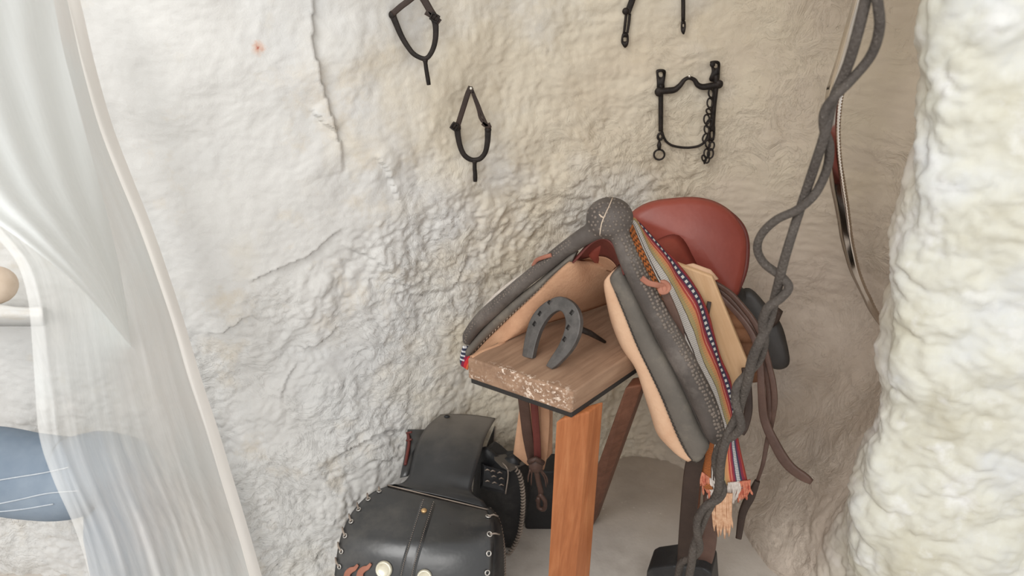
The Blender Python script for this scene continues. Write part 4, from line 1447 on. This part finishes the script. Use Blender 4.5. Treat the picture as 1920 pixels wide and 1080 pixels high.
for u_, v_, R_ in [(721, 1067, .0165), (796, 1081, .0145)]:
    c_, n_ = fl(u_, v_, .002)
    rot = n_.to_track_quat('Z', 'Y').to_matrix()
    o = MB()
    prof = [(.0, .004), (.6, .0042), (.72, .006), (.82, .0068), (.94, .0055), (1.0, .002), (1.0, 0)]
    rows_ = [[c_ + rot @ Vector((R_ * max(r_, .001) * math.cos(2 * math.pi * j / 28), R_ * max(r_, .001) * math.sin(2 * math.pi * j / 28), z_)) for j in range(28)] for r_, z_ in prof]
    o.grid(rows_, closed=True); o.build('concho', M['concho'], flap)
for u0, v0 in ((652, 1080), (676, 1078)):
    pp = [fl(u0 + a_, v0 + b_, .004)[0] for a_, b_ in ((0, 4), (2, -6), (8, -12), (15, -15), (21, -22))]
    o = MB(); o.tube(spline(pp, 20), list(np.interp(np.linspace(0, 1, 20), [0, .5, 1], [1.3, 1, .45])), sides=10, flat=(.0058, .002), up=fl(u0, v0)[1]); o.build('lace_tip', M['terra'], flap)
# pale worn edge of the hem
o = MB(); o.tube([lerp(hemL, hemR, t) + Vector((0, .001, .001))  for t in np.linspace(0, 1, 20)], .0014, sides=6); o.build('hem_edge', M['lace'], flap)

# yoke joining the pockets, dusty where it leans on the wall (uv.y runs up it)
k = NT('dusty_black_leather')
sx = k.n('ShaderNodeSeparateXYZ'); k.t.links.new(k.coord.outputs['UV'], sx.inputs[0])
du_ = k.math('MULTIPLY_ADD', k.noise(16, 5, .65), .5, k.math('SUBTRACT', sx.outputs[1], .25))
mr3 = k.n('ShaderNodeMapRange'); k.put(mr3.inputs[0], du_); mr3.inputs[1].default_value = .45; mr3.inputs[2].default_value = 1.0; mr3.inputs[3].default_value = .0; mr3.inputs[4].default_value = .85
col = k.mix(mr3.outputs[0], k.ramp(k.noise(10, 4), [(.3, rgb(42, 43, 44)), (.7, rgb(58, 58, 59))]), rgb(116, 109, 101))
M['yoke'] = k.fin(col, k.math('MULTIPLY_ADD', mr3.outputs[0], .35, .33), 0, k.bump(k.noise(60, 3), .08, .002), .55)

yl = [(726, 909, 1.165), (752, 906, 1.18), (766, 893, 1.20), (772, 868, 1.235), (782, 832, 1.29), (800, 800, 1.34), (826, 777, 1.385)]
yr = [(917, 955, 1.125), (905, 938, 1.14), (885, 921, 1.16), (890, 890, 1.19), (901, 850, 1.24), (912, 815, 1.30), (929, 784, 1.36)]
a = spline([PY(*p) for p in yl], 50); b = spline([PY(*p) for p in yr], 50)
rows = [[lerp(p, q, j / 16) + Vector((0, -.35, .65)) * (.016 * math.sin(math.pi * j / 16)) for j in range(17)] for p, q in zip(a, b)]
mb = MB(); mb.grid(rows); yoke = mb.build('yoke', M['yoke'], bag, solid=-.004)
for u_, v_ in ((838, 781), (908, 791)):
    o = MB(); o.ball(PY(u_, v_, 1.352), .007, .005, .004); o.build('rivet', M['blackd'], yoke)
# inner fold under the yoke on the right and reddish lacing at its left
fold = [PY(*p) for p in [(929, 800, 1.375), (925, 845, 1.33), (930, 860, 1.28), (952, 881, 1.232), (948, 926, 1.222), (900, 916, 1.225), (903, 870, 1.27), (916, 832, 1.33)]]
mb = MB(); mb.slab(fold, (-.002, .004, 0)); mb.build('inner_fold', M['blackd'], bag, smooth=False, bevel=.001)
o = MB(); o.tube(spline([PY(*p) for p in [(929, 800, 1.372), (925, 845, 1.327), (931, 860, 1.277), (952, 881, 1.229), (948, 926, 1.219)]], 40), .0016, sides=6); o.build('fold_edge', M['lace'], bag)
P4 = [PY(u_, v_, y_) for u_, v_, y_ in [(764, 806, 1.37), (800, 806, 1.37), (795, 850, 1.33), (765, 892, 1.25), (750, 895, 1.25), (760, 850, 1.32)]]
mb = MB(); mb.plate(P4, (0, -.7, .6), .003, .006, 3); mb.build('back_flap', M['black'], bag)
o = MB(); o.tube(spline([PY(765, 812, 1.355), PY(767, 830, 1.335), PY(764, 850, 1.31), PY(760, 872, 1.28)], 16), [.004] * 16, sides=6)
for v_ in (812, 826, 840, 856): o.tube([PY(762, v_, 1.34), PY(772, v_ - 2, 1.335)], .0025, sides=6)
o.build('red_lacing', M['darkred'], bag)

# second pocket, seen from its side
side = [(893, 920), (900, 860), (916, 846), (944, 868), (966, 862), (978, 885), (985, 915), (986, 955), (980, 992), (966, 1020), (950, 1040), (930, 1046), (915, 1040), (896, 980)]
sidep = [PY(u_, v_, 1.27 - .0002 * (u_ - 930)) for u_, v_ in spline(side, 60, True)]
for p in sidep: p.z = max(p.z, .003)
mb = MB(); mb.plate(sidep, (.25, -.95, .1), .012, .02, 6)
pock2 = mb.build('second_pocket', M['blackd'], bag)
mb = MB(); mb.slab([p + Vector((.004, .012, 0)) + (sum(sidep, Vector()) / 60 - p) * .05 for p in sidep[::2]], (.01, .035, .0)); mb.build('second_pocket_body', M['blackd'], bag, bevel=.003)
# top flap of it
tf = [PY(*p) for p in [(924, 843, 1.31), (950, 849, 1.31), (986, 861, 1.31), (986, 869, 1.28), (976, 873, 1.25), (957, 884, 1.225), (940, 875, 1.23), (927, 862, 1.25)]]
M['dustleather'] = leather('dusty_flap_leather', rgb(84, 80, 76), rgb(112, 106, 99), .5, 12, .08, .4)
mb = MB(); mb.slab(tf, (0, .004, -.006)); mb.build('second_flap', M['dustleather'], bag, smooth=False, bevel=.0015)
sq = [PY(*p) for p in [(908, 873, 1.238), (949, 884, 1.226), (945, 920, 1.216), (905, 911, 1.220)]]
mb = MB(); mb.slab(sq, (0, .003, -.001)); patch = mb.build('stitched_patch', M['blackd'], bag, smooth=False)
o = MB()
for u_, v_ in ((914, 882), (924, 884), (937, 887), (914, 903), (927, 906), (940, 910), (940, 898), (926, 894)):
    o.tube([PY(u_ - 4, v_, 1.214), PY(u_, v_ - 2, 1.210), PY(u_ + 4, v_, 1.213)], .0016, sides=6)
o.build('patch_stitching', M['lace'], patch)
braid([PY(u_, v_, 1.245) for u_, v_ in [(966, 878), (974, 890), (979, 912), (981, 940), (979, 970), (974, 1000), (964, 1024), (952, 1040)]], .0022, .0042, 30, M['lace'], 'edge_lacing', pock2)

# ------------------------------------------------------------------ sheer curtain at the left
RE_ = [(128, -60), (150, 0), (178, 120), (210, 232), (245, 325), (281, 415), (313, 505), (346, 605), (376, 705), (409, 805), (441, 910), (471, 1010), (494, 1090), (510, 1150)]
LE_ = [(-300, -60), (-260, 60), (-190, 200), (-110, 330), (-20, 430), (30, 490), (52, 560), (60, 640), (66, 730), (74, 820), (100, 900), (140, 990), (168, 1080), (180, 1150)]
HM = [(104, -60), (126, 0), (153, 120), (184, 232), (219, 325), (256, 415), (289, 505), (323, 605), (352, 705), (385, 805), (417, 910), (448, 1010), (470, 1090), (486, 1150)]
curt = empty('sheer_curtain', PY(300, 900, 1.05), 'sheer white wrinkled curtain hanging down the left side of the photo', 'curtain')
NR, NC = 150, 90
ey = [hit(min(u_ + 14, 520), min(max(v_, 0), 1078)).y for u_, v_ in spline(RE_, 150)]
ey = [sum(ey[max(0, i_ - 6):i_ + 7]) / len(ey[max(0, i_ - 6):i_ + 7]) - .045 for i_ in range(150)]
a = spline(LE_, NR); b = spline(HM, NR)
rows = []
rs2 = random.Random(11)
wr = [(rs2.uniform(.0, 1), rs2.uniform(.01, .035), rs2.uniform(.3, 1), rs2.uniform(-.25, .25)) for _ in range(46)]
for i, (p, q) in enumerate(zip(a, b)):
    row = []
    t = i / (NR - 1)
    for j in range(NC):
        s = j / (NC - 1)
        dy = 0
        for c_, w_, am, sl in wr:
            x_ = (s - c_ - sl * (t - .5)) / w_
            if abs(x_) < 3: dy -= am * .0020 * math.exp(-x_ * x_)
        y_ = .84 + (ey[i] - .035 - .84) * s ** 1.5 + dy + .004 * math.sin(s * 9 + t * 5)
        row.append(PY(lerp(p[0], q[0], s), lerp(p[1], q[1], s), y_))
    rows.append(row)
def sheer(name, lo_, hi_, c1, c2, sc=(60, 60, 4)):
    k = NT(name)
    col = k.ramp(k.noise(3.5, 4, .6), [(.35, c1), (.65, c2)])
    k.fin(col, .75, 0, k.bump(k.noise(1, 4, .6, k.vec((90, 90, 5), rot=(0, .25, 0))), .12, .003), .15)
    tr = k.n('ShaderNodeBsdfTranslucent'); k.put(tr.inputs['Color'], col)
    m1 = k.n('ShaderNodeMixShader'); m1.inputs[0].default_value = .12
    k.t.links.new(k.p.outputs[0], m1.inputs[1]); k.t.links.new(tr.outputs[0], m1.inputs[2])
    tp_ = k.n('ShaderNodeBsdfTransparent')
    m2 = k.n('ShaderNodeMixShader')
    f_ = k.noise(1, 4, .6, k.vec(sc, rot=(0, .18, 0)))
    sxx = k.n('ShaderNodeSeparateXYZ'); k.t.links.new(k.coord.outputs['UV'], sxx.inputs[0])
    mr_ = k.n('ShaderNodeMapRange'); k.put(mr_.inputs[0], sxx.outputs[0]); mr_.inputs[1].default_value = .30; mr_.inputs[2].default_value = .92
    mr_.inputs[3].default_value = lo_; mr_.inputs[4].default_value = hi_
    op_ = k.math('ADD', mr_.outputs[0], k.math('MULTIPLY_ADD', f_, .5, -.25))
    k.put(m2.inputs[0], op_)
    k.t.links.new(tp_.outputs[0], m2.inputs[1]); k.t.links.new(m1.outputs[0], m2.inputs[2])
    k.t.links.new(m2.outputs[0], k.out.inputs['Surface'])
    return k.m
M['sheer'] = sheer('sheer_white_cloth', .50, 1.02, rgb(243, 246, 245), rgb(247, 244, 240))
M['sheer2'] = sheer('sheer_cool_cloth', .85, 1.02, rgb(246, 250, 250), rgb(244, 248, 247))
M['hem'] = sheer('hem_cloth', 1.1, 1.2, rgb(238, 234, 228), rgb(242, 238, 233))
mb = MB(); mb.grid(rows); mb.build('panel', M['sheer'], curt)
# folded hem strip along the right edge
a = spline(HM, NR); b = spline(RE_, NR)
rows = []
for i, (p, q) in enumerate(zip(a, b)):
    row = []
    for j in range(9):
        s = j / 8
        row.append(PY(lerp(p[0], q[0], s), lerp(p[1], q[1], s), ey[i] - .036 + .012 * s - .002 * math.sin(math.pi * s)))
    rows.append(row)
mb = MB(); mb.grid(rows); mb.build('hem', M['hem'], curt)
# front fold swept over the upper part
FE = [(84, -60), (100, 0), (118, 90), (136, 160), (156, 235), (182, 330), (208, 430), (228, 520), (240, 600), (247, 652)]
FL = [(-320, -60), (-300, 0), (-280, 60), (-250, 120), (-200, 200), (-140, 290), (-60, 380), (40, 450), (150, 540), (246, 650)]
a = spline(FL, 80); b = spline(FE, 80)
rows = []
for i, (p, q) in enumerate(zip(a, b)):
    t = i / 79
    rows.append([PY(lerp(p[0], q[0], j / 30), lerp(p[1], q[1], j / 30), .80 + .22 * (j / 30) ** 1.4 + .003 * math.sin(j * .9 + t * 6) + .02 * t) for j in range(31)])
mb = MB(); mb.grid(rows); mb.build('front_fold', M['sheer2'], curt)

# blue roll made up for a reflection, and a rounded stone behind the curtain
kb = NT('blue_reflection')
cb = kb.ramp(kb.noise(9, 4), [(.3, rgb(122, 136, 152)), (.7, rgb(146, 158, 171))])
M['blue'] = kb.fin(cb, .9, 0, kb.bump(kb.noise(240, 2), .3, .001), .1)
roll = empty('blue_reflection_roll', PY(120, 890, 1.02), 'blue roll with pale seams, made up for a reflection, behind the sheer curtain', 'cloth')
pts = spline([PY(-120, 880, 1.03), PY(-20, 880, 1.03), PY(60, 892, 1.035), PY(130, 896, 1.04), PY(190, 880, 1.05), PY(238, 905, 1.06), PY(250, 980, 1.06), PY(252, 1080, 1.06), PY(254, 1150, 1.06)], 70)
mb = MB()
mb.tube(pts, [x * 1.33 / F for x in np.interp(np.linspace(0, 1, 70), [0, .3, .42, .55, .65, 1], [82, 80, 72, 84, 90, 70])], sides=28)
body = mb.build('roll_body', M['blue'], roll)
o = MB()
bvb = BVHTree.FromPolygons([Vector(v) for v in mb.v], mb.f)
for ln in ([(-30, 905), (30, 895), (80, 887), (130, 876)], [(-30, 950), (30, 938), (90, 925), (150, 920)], [(-30, 962), (40, 955), (100, 945)]):
    q = []
    for u_, v_ in spline(ln, 24):
        h_ = bvb.ray_cast(CAM, ray(u_, v_).normalized())
        if h_[0] is not None: q.append(h_[0] + (CAM - h_[0]).normalized() * .001)
    if len(q) > 3: o.tube(q, .0013, sides=6)
o.build('pale_seam', fluff('pale_seam_thread', rgb(180, 188, 196), rgb(200, 206, 212)), roll)
o = MB(); o.ball(PY(-12, 535, 1.06), 40 * 1.2 / F, .035, 36 * 1.2 / F, 24, 16)
k = NT('pale_tan_stone'); M['stone'] = k.fin(k.ramp(k.noise(30, 4), [(.3, rgb(206, 186, 166)), (.7, rgb(222, 204, 186))]), .9)
stn = o.build('rounded_stone', M['stone'])
tag(stn, 'pale tan rounded stone at the left edge beside the curtain', 'stone')
o = MB()
rows = []
for i in range(24):
    t = i / 23
    u_ = -120 + 200 * t
    rows.append([PY(u_, 574 + 3 * math.sin(t * 9), 1.0 + .03 * t), PY(u_, 584 + 3 * math.sin(t * 7), .985 + .03 * t), PY(u_, 596, .99 + .03 * t), PY(u_ , 604, 1.05 + .03 * t), PY(u_, 612, 1.22), PY(u_, 575, 1.22)])
o.grid(rows, closed=True); o.add(rows[0], [tuple(range(6))]); o.add(rows[-1], [tuple(range(6))[::-1]])
sl = o.build('trim_1', M['wall'])
tag(sl, kind='structure')

# ------------------------------------------------------------------ light
w = bpy.data.worlds.new('world'); SC.world = w; w.use_nodes = True
bg = w.node_tree.nodes['Background']
bg.inputs[0].default_value = (1.0, .99, .972, 1)
bg.inputs[1].default_value = .90


def area(name, loc, target, size, power, col=(1, 1, 1)):
    L_ = bpy.data.lights.new(name, 'AREA'); L_.shape = 'RECTANGLE'; L_.size, L_.size_y = size; L_.energy = power; L_.color = col
    o_ = bpy.data.objects.new(name, L_); COL.objects.link(o_)
    o_.location = loc
    o_.rotation_euler = (Vector(target) - Vector(loc)).to_track_quat('-Z', 'Y').to_euler()
    return o_
area('daylight_and_fill', (-1.3, -.9, 2.9), (.05, 1.4, .6), (1.3, 1.3), 42, (1, .99, .97))
area('daylight_and_fill', (-.1, -1.7, 2.2), (.5, 1.4, .5), (1.6, 1.2), 26, (1, .98, .95))  # fill light added to brighten the right-hand corner of the wall

SC.view_settings.view_transform = 'Standard'
SC.view_settings.look = 'None'
SC.view_settings.gamma = 1
SC.view_settings.exposure = -0.09
SC.view_settings.use_curve_mapping = False
